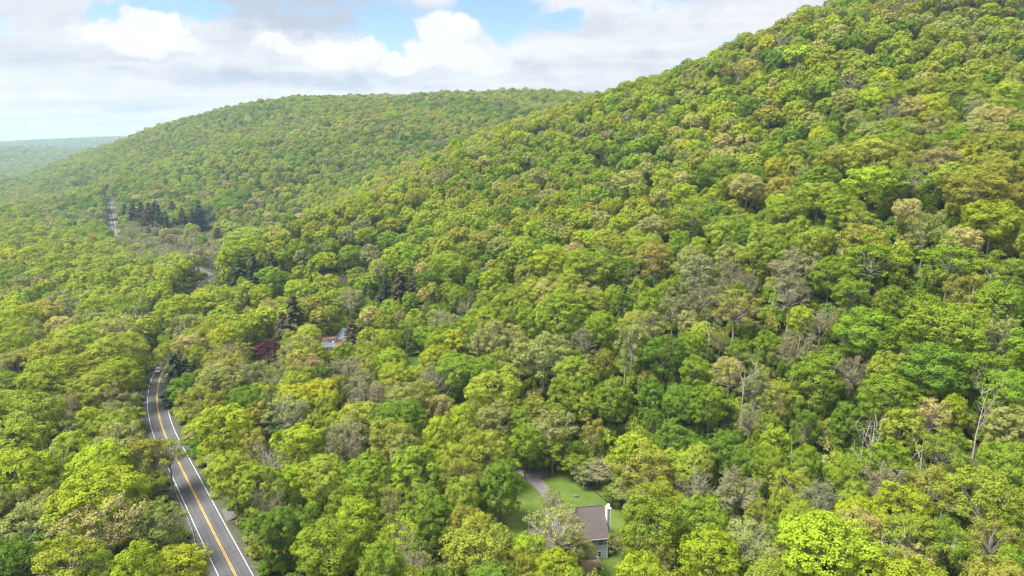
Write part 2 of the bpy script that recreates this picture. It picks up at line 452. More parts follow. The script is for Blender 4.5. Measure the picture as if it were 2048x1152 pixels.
cp += [(-40, 60, 0), (-60, 100, 0), (-70, 140, 0), (-130, 230, 0), (-160, 294, 0), (-200, 400, -1), (-238, 529, -2), (-370, 690, -4), (-496, 848, -5),
       (-800, 1200, -10), (-1260, 1640, -12), (-1330, 1780, -14), (-1330, 1950, -16), (-1150, 2050, -10), (-200, 150, 0), (-300, 300, 0), (-500, 500, -1), (-700, 700, -3), (-120, 60, 0), (-300, 90, 2), (-700, 350, 2), (-1200, 900, -4),
       (17, 180, 0), (24, 150, 0), (0, 130, 0), (45, 150, 1), (5, 205, 0.5), (-60, 200, 0), (-40, 290, 1), (-100, 400, 0), (0, 0, 0), (60, 60, 4), (120, 60, 15), (220, 60, 45), (40, 110, 1),
       (-160, 600, -2), (-250, 760, 0),
       # behind the crests
       (330, 620, 135), (480, 620, 160), (220, 740, 105), (90, 850, 88), (-20, 860, 72), (-130, 800, 52), (-150, 640, 30), (600, 420, 215), (420, 330, 165),
       (60, 1600, 130), (-500, 1800, 95), (-900, 2100, 40), (700, 1500, 140), (1200, 900, 180), (1500, 2500, 80), (0, 2700, 60), (-900, 2700, 0), (-600, 3400, 20),
       (-1500, 1900, -15), (-2300, 2000, -8), (-1500, 2350, -18), (-1900, 2400, -18), (-2800, 4900, 0), (-3600, 4700, 0), (-1900, 4800, 0), (0, 4500, 40), (1500, 5200, 90), (-4500, 6500, 60), (-2500, 6800, 60), (0, 7000, 60), (2500, 7000, 60),
       (-3000, 1000, 40), (-4500, 3000, 20), (-5500, 5500, 60), (3000, 2500, 80)]
CP = np.array(cp)
SC = 1000.0
def tps(a, b):
    d2 = ((a[:, None, :] - b[None, :, :]) ** 2).sum(-1)
    return np.where(d2 > 1e-12, 0.5 * d2 * np.log(d2 + 1e-12), 0.0)
_A = CP[:, :2] / SC
_n = len(_A)
_K = tps(_A, _A) + np.eye(_n) * 2e-4
_Pm = np.hstack([np.ones((_n, 1)), _A])
_S = np.zeros((_n + 3, _n + 3)); _S[:_n, :_n] = _K; _S[:_n, _n:] = _Pm; _S[_n:, :_n] = _Pm.T
_sol = np.linalg.solve(_S, np.concatenate([CP[:, 2], np.zeros(3)]))
def smooth01(x): x = np.clip(x, 0, 1); return x * x * (3 - 2 * x)

def base_height(x, y):
    x = np.asarray(x, float).ravel(); y = np.asarray(y, float).ravel()
    o = np.empty(len(x))
    for i in range(0, len(x), 20000):
        q = np.stack([x[i:i + 20000], y[i:i + 20000]], 1) / SC
        o[i:i + 20000] = tps(q, _A) @ _sol[:_n] + _sol[_n] + q @ _sol[_n + 1:]
    return o

# road centre line: photograph points laid on the valley floor (z about 0)
def on_plane(px, py, z=0.0):
    d = pix_dir(px, py); t = (z - CAM_H) / d[2]
    return np.array([d[0] * t, d[1] * t])
road_px = [(472, 1152), (422, 1054), (385, 980), (360, 931), (330, 871), (317, 828), (314, 796), (318, 765), (325, 742), (334, 722), (346, 704)]
rc = [on_plane(*p) for p in road_px]
d0 = rc[0] - rc[1]; d0 /= np.linalg.norm(d0)
rc = [rc[0] + d0 * 75, rc[0] + d0 * 35] + rc
far_px = [(372, 640), (395, 600), (428, 568), (426, 553), (420, 541), (407, 526), (380, 512), (330, 500), (270, 487), (235, 470), (231, 458), (228, 446), (224, 434), (214, 424), (190, 412), (150, 396)]
rc += [on_plane(*p, -2.0 if i < 7 else -5.0) for i, p in enumerate(far_px)]
rc = np.array(rc)
def catmull(P, step=3.0):
    o = []
    for i in range(len(P) - 1):
        p0 = P[max(i - 1, 0)]; p1 = P[i]; p2 = P[i + 1]; p3 = P[min(i + 2, len(P) - 1)]
        n = max(2, int(np.linalg.norm(p2 - p1) / step))
        for t in np.arange(n) / n:
            o.append(0.5 * ((2 * p1) + (-p0 + p2) * t + (2 * p0 - 5 * p1 + 4 * p2 - p3) * t * t + (-p0 + 3 * p1 - 3 * p2 + p3) * t ** 3))
    o.append(P[-1])
    return np.array(o)
RC = catmull(rc)
for _ in range(6):                              # ease out small kinks
    RC[1:-1] = 0.25 * RC[:-2] + 0.5 * RC[1:-1] + 0.25 * RC[2:]
RZ = base_height(RC[:, 0], RC[:, 1])
for _ in range(60):
    RZ[1:-1] = 0.25 * RZ[:-2] + 0.5 * RZ[1:-1] + 0.25 * RZ[2:]
def road_near(x, y):
    """distance to the road's centre line and its height there"""
    x = np.asarray(x, float).ravel(); y = np.asarray(y, float).ravel()
    dist = np.empty(len(x)); zz = np.empty(len(x))
    sub = RC[::2]; subz = RZ[::2]
    for i in range(0, len(x), 8000):
        d2 = (x[i:i + 8000, None] - sub[None, :, 0]) ** 2 + (y[i:i + 8000, None] - sub[None, :, 1]) ** 2
        k = d2.argmin(1)
        dist[i:i + 8000] = np.sqrt(d2[np.arange(len(k)), k]); zz[i:i + 8000] = subz[k]
    return dist, zz
def height(x, y):
    x = np.asarray(x, float); sh = x.shape
    x = x.ravel(); y = np.asarray(y, float).ravel()
    z = base_height(x, y)
    far = smooth01((y - 350) / 500)
    z = z + far * (4.0 * np.sin(x / 61.0 + 1.3) * np.cos(y / 73.0) + 3.0 * np.sin(x / 33.0 + y / 41.0))
    rd, rz = road_near(x, y)
    w = 1 - smooth01((rd - 7) / 22)
    z = z * (1 - w) + (rz - 0.25) * w
    r = np.hypot(x - 12, y - 168)
    w = 1 - smooth01((r - 40) / 18)
    z = z * (1 - w)
    r = np.hypot(x + 86, y - 330)
    w = 1 - smooth01((r - 22) / 18)
    z = z * (1 - w) + 2.0 * w
    mc = on_plane(820, 716, 2.0)
    r = np.hypot(x - mc[0], y - mc[1])
    w = 1 - smooth01((r - 14) / 14)
    z = z * (1 - w) + 2.0 * w
    return z.reshape(sh)

# one ground sheet, fine close by and coarse far away
def spaced(lo, hi, near_lo, near_hi, step, growth=1.07):
    a = list(np.arange(near_lo, near_hi + 1e-6, step))
    s = step
    while a[-1] < hi: s *= growth; a.append(a[-1] + s)
    s = step
    while a[0] > lo: s *= growth; a.insert(0, a[0] - s)
    return np.array(a)
gx = spaced(-5200, 2600, -260, 300, 5.0)
gy = spaced(-150, 6400, -20, 480, 5.0)
GX, GY = np.meshgrid(gx, gy)
GZ = height(GX, GY)
nx, ny = len(gx), len(gy)
ii = (np.arange(ny - 1)[:, None] * nx + np.arange(nx - 1)[None, :]).ravel()
quads = np.stack([ii, ii + 1, ii + nx + 1, ii + nx], 1)
ground = obj('ground', mesh_np('ground', np.stack([GX.ravel(), GY.ravel(), GZ.ravel()], 1), [quads], [M['ground']], smooth=True))
tag(ground, 'leaf-strewn forest floor of the valley and its hillsides', 'ground', kind='structure')

# ------------------------------------------------------------------ road with verge and painted lines
def frames(C):
    t = np.gradient(C, axis=0); t /= np.linalg.norm(t, axis=1)[:, None]
    return t, np.stack([t[:, 1], -t[:, 0]], 1)            # right-hand side
RT, RN = frames(RC)
RS = np.concatenate([[0], np.cumsum(np.linalg.norm(np.diff(RC, axis=0), axis=1))])
def ribbon(name, offs, zoffs, mat, parent=None, sl=slice(None), skirt=False):
    C, N, Z = RC[sl], RN[sl], RZ[sl]
    vs = []; k = len(offs)
    for o, dz in zip(offs, zoffs):
        vs.append(np.column_stack([C + N * o, Z + dz]))
    V = np.stack(vs, 1).reshape(-1, 3)
    n = len(C)
    i = (np.arange(n - 1)[:, None] * k + np.arange(k - 1)[None, :]).ravel()
    F = np.stack([i, i + 1, i + k + 1, i + k], 1)
    me = mesh_np(name, V, [F], [mat], smooth=True)
    uv = me.uv_layers.new(name='UVMap')
    vi = np.empty(len(me.loops), np.int32); me.loops.foreach_get('vertex_index', vi)
    S = RS[sl]
    UV = np.stack([np.tile(np.array(offs), n), np.repeat(S, k)], 1)
    uv.data.foreach_set('uv', UV[vi].astype(np.float32).ravel())
    return obj(name, me, parent)
verge = ribbon('road_verge', [-7.5, -5.8, -4.4, 4.2, 5.2, 6.6], [-0.45, -0.02, 0.02, 0.02, -0.02, -0.45], M['soil'])
tag(verge, 'brown soil and leaf litter verge along the road', 'verge', kind='structure')
road = ribbon('road', [-4.75, -4.55, -3.3, -1.65, 0, 1.65, 3.3, 3.85, 4.0], [0.0, 0.06, 0.08, 0.10, 0.12, 0.10, 0.08, 0.06, 0.0], M['asphalt'])
tag(road, 'grey two lane asphalt road curving down the valley', 'road', kind='structure')
for o in (-3.35, 3.35):
    ribbon('edge_line', [o - 0.085, o + 0.085], [0.094, 0.094], M['white_line'], road)
for o in (-0.17, 0.17):
    ribbon('centre_line', [o - 0.085, o + 0.085], [0.128, 0.128], M['yellow_line'], road)

def patch(name, px_poly, z, mat, label, cat, parent=None, step=None):
    """flat sheet whose outline is a photograph outline laid on the plane z"""
    pts = [on_plane(*p, z) for p in px_poly]
    bm = bmesh.new()
    vs = [bm.verts.new((p[0], p[1], z)) for p in pts]
    f = bm.faces.new(vs)
    if f.normal.z < 0: f.normal_flip()
    bm.normal_update()
    if f.normal.z < 0: bmesh.ops.reverse_faces(bm, faces=[f])
    bmesh.ops.triangulate(bm, faces=bm.faces[:])
    me = bpy.data.meshes.new(name); bm.to_mesh(me); bm.free(); me.materials.append(mat)
    o = obj(name, me, parent)
    if label: tag(o, label, cat, kind='structure')
    return o
patch('lawn', [(985, 890), (1110, 880), (1165, 905), (1190, 945), (1240, 1000), (1275, 1060), (1270, 1120), (1230, 1160), (1120, 1170), (1000, 1120), (960, 1060), (975, 990), (1005, 940)], 0.10, M['lawn'],
      'bright green mown lawn beside the brown-roofed house', 'lawn')
patch('driveway', [(1012, 925), (1026, 929), (1038, 935), (1055, 941), (1078, 941), (1096, 939), (1102, 944), (1097, 949), (1085, 952), (1082, 957), (1092, 968), (1104, 983), (1120, 1003), (1138, 1025), (1128, 1035), (1108, 1022), (1088, 998), (1072, 978), (1058, 963), (1042, 950), (1018, 934)], 0.17, M['drive'],
      'grey driveway with a turnaround spur across the lawn', 'driveway')
patch('gravel_pullout', [(443, 1019), (462, 1013), (500, 1010), (505, 1024), (474, 1034), (453, 1043)], -0.02, M['gravel'],
      'small grey gravel pull-out on the right edge of the road', 'pull-out')
patch('yard', [(640, 668), (660, 657), (690, 655), (715, 668), (712, 690), (690, 702), (655, 706), (636, 694)], 2.12, M['dirt'],
      'reddish bare earth yard around the slate-roofed house', 'yard')
patch('meadow', [(800, 700), (835, 698), (850, 712), (842, 735), (812, 738), (795, 720)], 2.1, M['lawn'], 'small green clearing among the trees beyond the lime trees', 'clearing')

# ================================================================== buildings
def gable_house(name, label, loc, rz, L, Wd, eave, rise, wall_mat, roof_mat, trim_mat, over=0.45):
    """ridge along local x; the near long side looks to -y. x from -L to 0, y from 0 to Wd"""
    h = empty(name, loc, rz)
    tag(h, label, 'house')
    b = MB()
    b.loft([[(x, 0, 0), (x, Wd, 0), (x, Wd, eave), (x, Wd / 2, eave + rise - 0.06), (x, 0, eave)] for x in (-L, 0)])
    b.build('wall', wall_mat, h)
    sl = rise / (Wd / 2); th = 0.16
    r = MB()
    for sgn in (0, 1):
        y0 = -over if sgn == 0 else Wd + over
        z0 = eave - over * sl
        ym = Wd / 2
        P = [(-L - over, y0, z0 + 0.05), (over, y0, z0 + 0.05), (over, ym, eave + rise + 0.05), (-L - over, ym, eave + rise + 0.05)]
        r.hexa(P + [(p[0], p[1], p[2] + th) for p in P])
    roof = r.build('roof', roof_mat, h)
    MB().box(-L - over - 0.02, over + 0.02, Wd / 2 - 0.16, Wd / 2 + 0.16, eave + rise + 0.19, eave + rise + 0.27).build('ridge_cap', roof_mat, roof)
    MB().box(-L - over - 0.03, over + 0.03, -over - 0.13, -over - 0.005, eave - over * sl + 0.02, eave - over * sl + 0.19).build('gutter', trim_mat, h)
    MB().box(-0.13, 0.03, -0.03, -0.003, 0.02, eave - 0.05).build('corner_trim', M['white_paint'], h)
    MB().box(0.003, 0.03, -0.03, 0.13, 0.02, eave - 0.05).build('corner_trim', M['white_paint'], h)
    return h, roof

def window(h, x, z, w=0.95, hh=1.35, y=0.0):
    f = MB()
    t = 0.09
    f.box(x - w / 2 - t, x + w / 2 + t, y - 0.06, y - 0.003, z + hh, z + hh + t).box(x - w / 2 - t, x + w / 2 + t, y - 0.09, y - 0.003, z - t, z)
    f.box(x - w / 2 - t, x - w / 2, y - 0.06, y - 0.003, z, z + hh).box(x + w / 2, x + w / 2 + t, y - 0.06, y - 0.003, z, z + hh)
    f.box(x - w / 2, x + w / 2, y - 0.05, y - 0.012, z + hh / 2 - 0.03, z + hh / 2 + 0.03)
    wo = f.build('window', M['white_paint'], h)
    MB().box(x - w / 2, x + w / 2, y - 0.035, y - 0.006, z, z + hh).build('pane', M['glass'], wo)
    return wo

# --- the brown-roofed house on the lawn
HX, HY = 23.4, 150.3
HROT = math.radians(8.5)
house, h_roof = gable_house('house', 'grey two-storey house with brown shingle roof and white chimney on the lawn', (HX, HY, 0.0), HROT, 12.5, 12.6, 6.0, 4.7,
                            M['siding_grey'], M['shingle_brown'], M['grey_trim'])
for x in (-1.75, -4.6, -7.6, -10.6):
    window(house, x, 3.9)
for x in (-2.1, -10.4):
    window(house, x, 0.9)
dr = MB().box(-6.6, -4.6, -0.05, -0.004, 0.05, 2.2).build('door', M['white_paint'], house)
MB().box(-6.45, -5.68, -0.075, -0.052, 0.25, 2.05).build('pane', M['glass'], dr)
MB().box(-5.52, -4.75, -0.075, -0.052, 0.25, 2.05).build('pane', M['glass'], dr)
# clapboard courses as real laps on the near wall
lap = MB()
for k in range(26):
    z = 0.22 + k * 0.22
    lap.hexa([(-12.5, -0.022, z), (-0.14, -0.022, z), (-0.14, -0.002, z), (-12.5, -0.002, z), (-12.5, -0.006, z + 0.2), (-0.14, -0.006, z + 0.2), (-0.14, -0.002, z + 0.2), (-12.5, -0.002, z + 0.2)])
o = lap.build('clapboard', M['siding_grey'], house)
o['kind'] = 'stuff'
# white boarded chimney against the right-hand gable
ch = MB().box(0.50, 1.45, 3.0, 4.2, 0.05, 11.6).build('chimney', M['white_paint'], house)
MB().box(0.40, 1.55, 2.9, 4.3, 11.6, 11.82).build('chimney_cap', M['white_paint'], ch)
for (xa, ya) in ((0.49, 2.985), (1.30, 2.985)):
    MB().box(xa, xa + 0.16, ya - 0.02, ya + 0.01, 0.1, 11.58).build('chimney_corner_board', M['white_paint'], ch)
MB().box(0.72, 1.23, 2.965, 2.995, 0.3, 11.4).build('chimney_shade_strip', M['grey_trim'], ch)  # shadow down this chimney face, put in as a grey strip
MB().cyl((0.98, 3.6, 11.82), (0.98, 3.6, 12.45), 0.2).build('flue', M['galv'], ch)
MB().cyl((0.98, 3.6, 12.52), (0.98, 3.6, 12.72), 0.38, 0.10).build('flue_cap', M['white_paint'], ch)
# lower wing to the left
wing = MB()
wing.loft([[(x, 2.0, 0), (x, 10.0, 0), (x, 10.0, 3.2), (x, 6.0, 5.9), (x, 2.0, 3.2)] for x in (-18.0, -12.51)])
wing.build('wing_wall', M['siding_grey'], house)
wr = MB()
for y0 in (1.6, 10.4):
    Pq = [(-18.4, y0, 2.98), (-12.51, y0, 2.98), (-12.51, 6.0, 5.95), (-18.4, 6.0, 5.95)]
    wr.hexa(Pq + [(p[0], p[1], p[2] + 0.14) for p in Pq])
wr.build('wing_roof', M['shingle_brown'], house)

# --- timber deck in front of the house
deck = empty('deck', (HX, HY, 0.0), HROT)
tag(deck, 'weathered timber deck with pale railing at the foot of the grey house', 'deck')
DX0, DX1, DY0, DY1, DZ = -11.0, -3.0, -7.5, -1.2, 0.9
for k in range(42):
    y = DY0 + k * 0.15
    MB().box(DX0, DX1, y, y + 0.138, DZ - 0.04, DZ).build('plank', M['timber_old'], deck)
for (x, y) in ((DX0, DY0), (-8.3, DY0), (-5.7, DY0), (DX1, DY0), (DX1, -4.4), (DX1, DY1), (DX0, -4.4), (DX0, DY1)):
    MB().box(x - 0.06, x + 0.06, y - 0.19, y - 0.07, 0.1, DZ + 1.05).build('post', M['timber'], deck)
for z in (DZ + 1.06, DZ + 0.12):
    MB().box(DX0 - 0.1, DX1 + 0.1, DY0 - 0.2, DY0 - 0.04, z, z + 0.07).build('rail', M['timber'], deck)
    MB().box(DX1 - 0.08, DX1 + 0.08, DY0 - 0.03, DY1, z, z + 0.07).build('rail', M['timber'], deck)
bal = MB()
for k in range(50):
    x = DX0 + 0.12 + k * 0.16
    bal.box(x, x + 0.04, DY0 - 0.14, DY0 - 0.10, DZ + 0.19, DZ + 1.06)
for k in range(38):
    y = DY0 + 0.1 + k * 0.16
    bal.box(DX1 - 0.02, DX1 + 0.02, y, y + 0.04, DZ + 0.19, DZ + 1.06)
o = bal.build('baluster', M['timber'], deck); o['kind'] = 'stuff'

# --- slate-roofed house behind the brown conifers
c2 = (-82.4, 324.9)
house2, r2 = gable_house('house', 'dusty red house with slate grey roof half hidden behind brown conifers', (c2[0], c2[1], 2.0), math.radians(-47), 9.0, 8.6, 2.7, 3.4,
                         M['siding_pink'], M['shingle_slate'], M['grey_trim'], 0.6)
for x in (-1.6, -4.4):
    window(house2, x, 0.95, 0.9, 1.2)
dr = MB().box(-7.6, -6.6, -0.05, -0.004, 0.05, 2.1).build('door', M['black_plastic'], house2)
MB().box(-7.4, -6.8, -0.07, -0.052, 1.1, 1.9).build('pane', M['glass'], dr)
for x in (-8.9, -6.3):
    MB().box(x, x + 0.2, -0.55, -0.35, 0.02, 2.3).build('porch_post', M['white_paint'], house2)
chm = MB().box(-5.6, -4.7, 4.6, 5.5, 4.0, 7.3).build('chimney', M['white_paint'], house2)
MB().box(-5.68, -4.62, 4.52, 5.58, 7.3, 7.45).build('chimney_cap', M['white_paint'], chm)

c3 = on_plane(659, 699, 2.1)
shed = empty('shed', (c3[0], c3[1], 2.0), math.radians(14)); tag(shed, 'low shed with blue-grey roof below the reddish earth yard', 'shed')
MB().loft([[(x, -2.2, 0), (x, 2.2, 0), (x, 2.2, 2.1), (x, 0, 3.3), (x, -2.2, 2.1)] for x in (-2.4, 2.4)]).build('wall', M['siding_pink'], shed)
b = MB()
for y0 in (-2.6, 2.6):
    Pq = [(-2.8, y0, 1.92), (2.8, y0, 1.92), (2.8, 0, 3.34), (-2.8, 0, 3.34)]
    b.hexa(Pq + [(p[0], p[1], p[2] + 0.12) for p in Pq])
rf = b.build('roof', M['shingle_blue'], shed)
MB().box(1.5, 2.3, -0.35, 0.35, 3.2, 4.0).build('vent', M['white_paint'], rf)
MB().box(-0.5, 0.5, -2.25, -2.204, 0.05, 1.9).build('door', M['white_paint'], shed)

# --- far white house
c4 = on_plane(415, 462, -3.0)
zf = float(height(np.array([c4[0]]), np.array([c4[1]]))[0])
house4, r4 = gable_house('house', 'far white gabled house among dark conifers up the valley', (c4[0] + 4, c4[1], zf + 2.5), math.radians(38), 9.0, 8.0, 5.6, 3.2, M['white_far'], M['shingle_slate'], M['white_paint'])
for x in (-2.0, -4.5, -7.0):
    window(house4, x, 3.6, 0.9, 1.3); window(house4, x, 0.8, 0.9, 1.3)
MB().box(-9.2, 0.2, -0.2, 8.2, -3.2, 0.0).build('foundation', M['rock'], house4)
MB().box(-5.0, -4.2, 3.6, 4.4, 8.0, 10.2).build('chimney', M['rock'], house4)

# --- small pale arbour left of the house
ca = on_plane(1007, 1082, 0.1)
arb = empty('garden_arbour', (ca[0], ca[1], 0.1), 0.3); tag(arb, 'small white slatted garden arbour left of the grey house', 'arbour')
for (x, y) in ((-0.6, -0.4), (0.6, -0.4), (-0.6, 0.4), (0.6, 0.4)):
    MB().box(x - 0.05, x + 0.05, y - 0.05, y + 0.05, 0, 2.3).build('post', M['white_paint'], arb)
for k in range(6):
    MB().box(-0.75, 0.75, -0.55 + k * 0.2, -0.47 + k * 0.2, 2.32, 2.42).build('slat', M['white_paint'], arb)
for k in range(7):
    x = -0.5 + k * 0.16
    MB().box(x, x + 0.05, 0.38, 0.42, 0.1, 2.25).build('slat', M['white_paint'], arb)

# --- low timber edging along the right side of the lawn
we = [on_plane(*p, 0.1) for p in ((1150, 955), (1170, 968), (1192, 986), (1212, 1003), (1228, 1018))]
wall = empty('retaining_wall', (we[0][0], we[0][1], 0.0)); tag(wall, 'low timber retaining wall with painted-in shade along the right edge of the lawn', 'wall')
for i in range(4):
    a = we[i] - we[0]; c = we[i + 1] - we[0]
    for k in range(2):
        MB().bar((a[0], a[1], 0.16 + k * 0.26), (c[0], c[1], 0.16 + k * 0.26), 0.26, 0.25).build('timber', M['dark_timber'], wall)  # shrub shade is painted into the timber colour

# ------------------------------------------------------------------ rocks, log
def rock(name, label, cat, px, py, z, size, mat, seed, group=None):
    p = on_plane(px, py, z)
    bm = bmesh.new(); bmesh.ops.create_icosphere(bm, subdivisions=3, radius=1.0)
    r = np.random.default_rng(seed); f = r.normal(size=(5, 3)) * 1.6; ph = r.uniform(0, 6, 5)
    for v in bm.verts:
        n = sum(math.sin(float(np.dot(f[i], v.co)) + ph[i]) for i in range(5)) * 0.09
        v.co *= 1 + n
        v.co.x *= size[0]; v.co.y *= size[1]; v.co.z *= size[2]
        v.co.z += size[2] * 0.6
    me = bpy.data.meshes.new(name); bm.to_mesh(me); bm.free(); me.materials.append(mat)
    o = obj(name, me, None, (p[0], p[1], z)); o.rotation_euler[2] = r.uniform(0, 3)
    return tag(o, label, cat, group)
rock('boulder', 'dark stone lying on the lawn near the driveway', 'rock', 1152, 994, 0.1, (0.7, 0.45, 0.4), M['rock_dark'], 3)
rock('boulder', 'larger pale rock under the dark green tree left of the lawn', 'rock', 988, 1007, 0.1, (1.0, 0.7, 0.5), M['rock'], 4)
rock('boulder', 'smaller pale rock under the dark green tree left of the lawn', 'rock', 975, 1013, 0.1, (0.6, 0.5, 0.35), M['rock'], 5)
rock('boulder', 'long cream boulder behind the slate-roofed house, left one', 'rock', 663, 664, 2.1, (2.2, 1.0, 0.8), M['timber'], 6)
rock('boulder', 'pinkish boulder touching the slate-roofed house, right one', 'rock', 673, 666, 2.1, (1.7, 0.9, 0.7), M['rock'], 7)
lg = on_plane(368, 1031, -0.3)
log = empty('fallen_branch', (lg[0], lg[1], 0.0)); tag(log, 'pale fallen branch lying against the guardrail', 'branch')
MB().cyl((-1.9, -0.6, 0.1), (1.2, 0.5, 0.75), 0.16, 0.09, 8).build('stem', M['bark_pale'], log)
MB().cyl((-0.6, -0.2, 0.35), (0.2, 0.9, 0.9), 0.09, 0.04, 7).build('side_branch', M['bark_pale'], log)
MB().cyl((0.1, 0.1, 0.5), (1.0, -0.8, 0.8), 0.08, 0.03, 7).build('side_branch', M['bark_pale'], log)

# ------------------------------------------------------------------ guardrails
def arc_index(px, py):
    p = on_plane(px, py, 0.0)
    return int(((RC - p) ** 2).sum(1).argmin())
def guardrail(i0, i1, off, label, flare=0.0):
    idx = np.arange(i0, i1 + 1)
    n = len(idx)
    fl = np.zeros(n); m = min(6, n)
    fl[:m] = flare * ((m - np.arange(m)) / m) ** 2
    P = RC[idx] + RN[idx] * (off - fl)[:, None]
    Z = RZ[idx]
    g = empty('guardrail', (P[0][0], P[0][1], Z[0])); tag(g, label, 'guardrail', 'guardrails along the road')
    prof = [(0.0, 0.42), (0.05, 0.47), (0.05, 0.52), (0.0, 0.565), (0.05, 0.61), (0.05, 0.66), (0.0, 0.72), (-0.03, 0.72), (-0.03, 0.42)]
    secs = []
    for k in range(n):
        s = RN[idx[k]]
        secs.append([(P[k][0] + s[0] * a - P[0][0], P[k][1] + s[1] * a - P[0][1], Z[k] - Z[0] + b) for a, b in prof])
    MB().loft(secs).build('rail', M['galv'], g)
    pm = None
    for k in range(0, n, 1):
        if pm is None:
            po = MB().box(-0.075, 0.075, -0.075, 0.075, -0.8, 0.70).build('post', M['post'], g); pm = po.data
        else:
            po = obj('post', pm, g)
        s = RN[idx[k]]
        po.location = (P[k][0] - P[0][0] - s[0] * 0.12, P[k][1] - P[0][1] - s[1] * 0.12, Z[k] - Z[0])
        po.rotation_euler[2] = math.atan2(s[1], s[0])
    return g
guardrail(arc_index(408, 1105), arc_index(318, 905), -4.35, 'long steel guardrail on the left of the near straight of the road', 1.6)
guardrail(arc_index(303, 790), arc_index(340, 712), -4.9, 'steel guardrail on the outside of the bend near the car', 1.2)

# ------------------------------------------------------------------ utility poles
def pole(px, py, h, label, arm=True):
    p = on_plane(px, py, 0.0)
    z = float(height(np.array([p[0]]), np.array([p[1]]))[0])
    g = empty('utility_pole', (p[0], p[1], z)); tag(g, label, 'pole')
    MB().cyl((0, 0, -0.5), (0.12, 0, h), 0.17, 0.11, 10).build('shaft', M['post'] if arm else M['rock'], g)
    if arm:
        MB().box(-1.05, 1.25, -0.06, 0.06, h - 0.7, h - 0.56).build('crossarm', M['post'], g)
        for x in (-0.9, -0.35, 0.6, 1.1):
            MB().cyl((x, 0, h - 0.56), (x, 0, h - 0.36), 0.06, 0.04, 8).build('insulator', M['lamp_glass'], g)
        MB().cyl((0.42, -0.2, h - 2.4), (0.42, -0.2, h - 1.5), 0.22, 0.22, 10).build('transformer', M['galv'], g)
    return g
pole(302, 748, 10.5, 'brown utility pole with crossarm left of the far bend')
pole(279, 822, 4.2, 'short pale post standing at the left edge of the near bend', arm=False)

# ------------------------------------------------------------------ cars
def car(loc, heading, label, paint, pickup=False):
    """heading: direction the nose points; local +y is forward"""
    g = empty('car', loc, heading); tag(g, label, 'car')
    Wh = 0.92
    def sect(y, zb, zt, w, tuck=0.06):
        return [(-w, y, zb), (w, y, zb), (w + tuck * .4, y, (zb + zt) / 2), (w - tuck, y, zt), (-w + tuck, y, zt), (-w - tuck * .4, y, (zb + zt) / 2)]
    MB().loft([sect(-2.35, 0.45, 0.95, 0.78), sect(-2.2, 0.30, 1.02, 0.88), sect(-1.2, 0.26, 1.06, Wh), sect(0.0, 0.26, 1.05, Wh), sect(1.0, 0.26, 1.02, Wh), sect(1.95, 0.28, 0.94, 0.88), sect(2.3, 0.40, 0.80, 0.74)]).build('body', paint, g, bevel=0.03, smooth=True)
    back = -0.5 if pickup else -2.0
    cab = MB().loft([[(-0.82, back - 0.15, 1.03), (0.82, back - 0.15, 1.03), (0.82, 1.05, 1.03), (-0.82, 1.05, 1.03)], [(-0.66, back + 0.2, 1.62), (0.66, back + 0.2, 1.62), (0.66, 0.3, 1.62), (-0.66, 0.3, 1.62)]]).build('cabin_glass', M['glass'], g, bevel=0.03)
    MB().box(-0.68, 0.68, back + 0.15, 0.33, 1.6, 1.69).build('roof', paint, g, bevel=0.04)
    for s in (-1, 1):
        MB().bar((s * 0.83, 1.03, 1.02), (s * 0.67, 0.31, 1.63), 0.07).build('pillar', paint, g)
        MB().bar((s * 0.84, -0.5, 1.02), (s * 0.68, -0.5, 1.63), 0.07).build('pillar', paint, g)
        MB().bar((s * 0.83, back - 0.13, 1.02), (s * 0.67, back + 0.19, 1.63), 0.09).build('pillar', paint, g)
        MB().box(s * 0.45 - 0.2, s * 0.45 + 0.2, 2.16, 2.34, 0.62, 0.78).build('headlight', M['lamp_glass'], g, bevel=0.03)
        MB().box(s * 0.98 - 0.1, s * 0.98 + 0.1, 0.68, 0.82, 1.02, 1.16).build('mirror', paint, g, bevel=0.03)
        for y in (-1.4, 1.42):
            w = MB().cyl((s * 0.98, y, 0.34), (s * 0.74, y, 0.34), 0.34, None, 20).build('wheel', M['tyre'], g)
            MB().cyl((s * 0.99, y, 0.34), (s * 0.97, y, 0.34), 0.21, None, 16).build('rim', M['rim'], w)
    MB().box(-0.5, 0.5, 2.2, 2.345, 0.42, 0.60).build('grille', M['black_plastic'], g)
    return g
def place_car(px, py, lane, label, paint, away, pickup=False, z=0.0):
    p = on_plane(px, py, z); i = int(((RC - p) ** 2).sum(1).argmin())
    q = RC[i] + RN[i] * lane; t = RT[i] * (1 if away else -1)
    return car((q[0], q[1], RZ[i] + 0.11), math.atan2(-t[0], t[1]), label, paint, pickup)
place_car(324, 741, -1.75, 'white car coming round the bend beside the dark conifer', M['car_white'], False)
place_car(231, 453, 1.6, 'white pickup on the distant stretch of road', M['car_white'], True, True, -5)
place_car(228, 444, -1.6, 'small dark car on the distant stretch of road', M['car_dark'], False, False, -5)

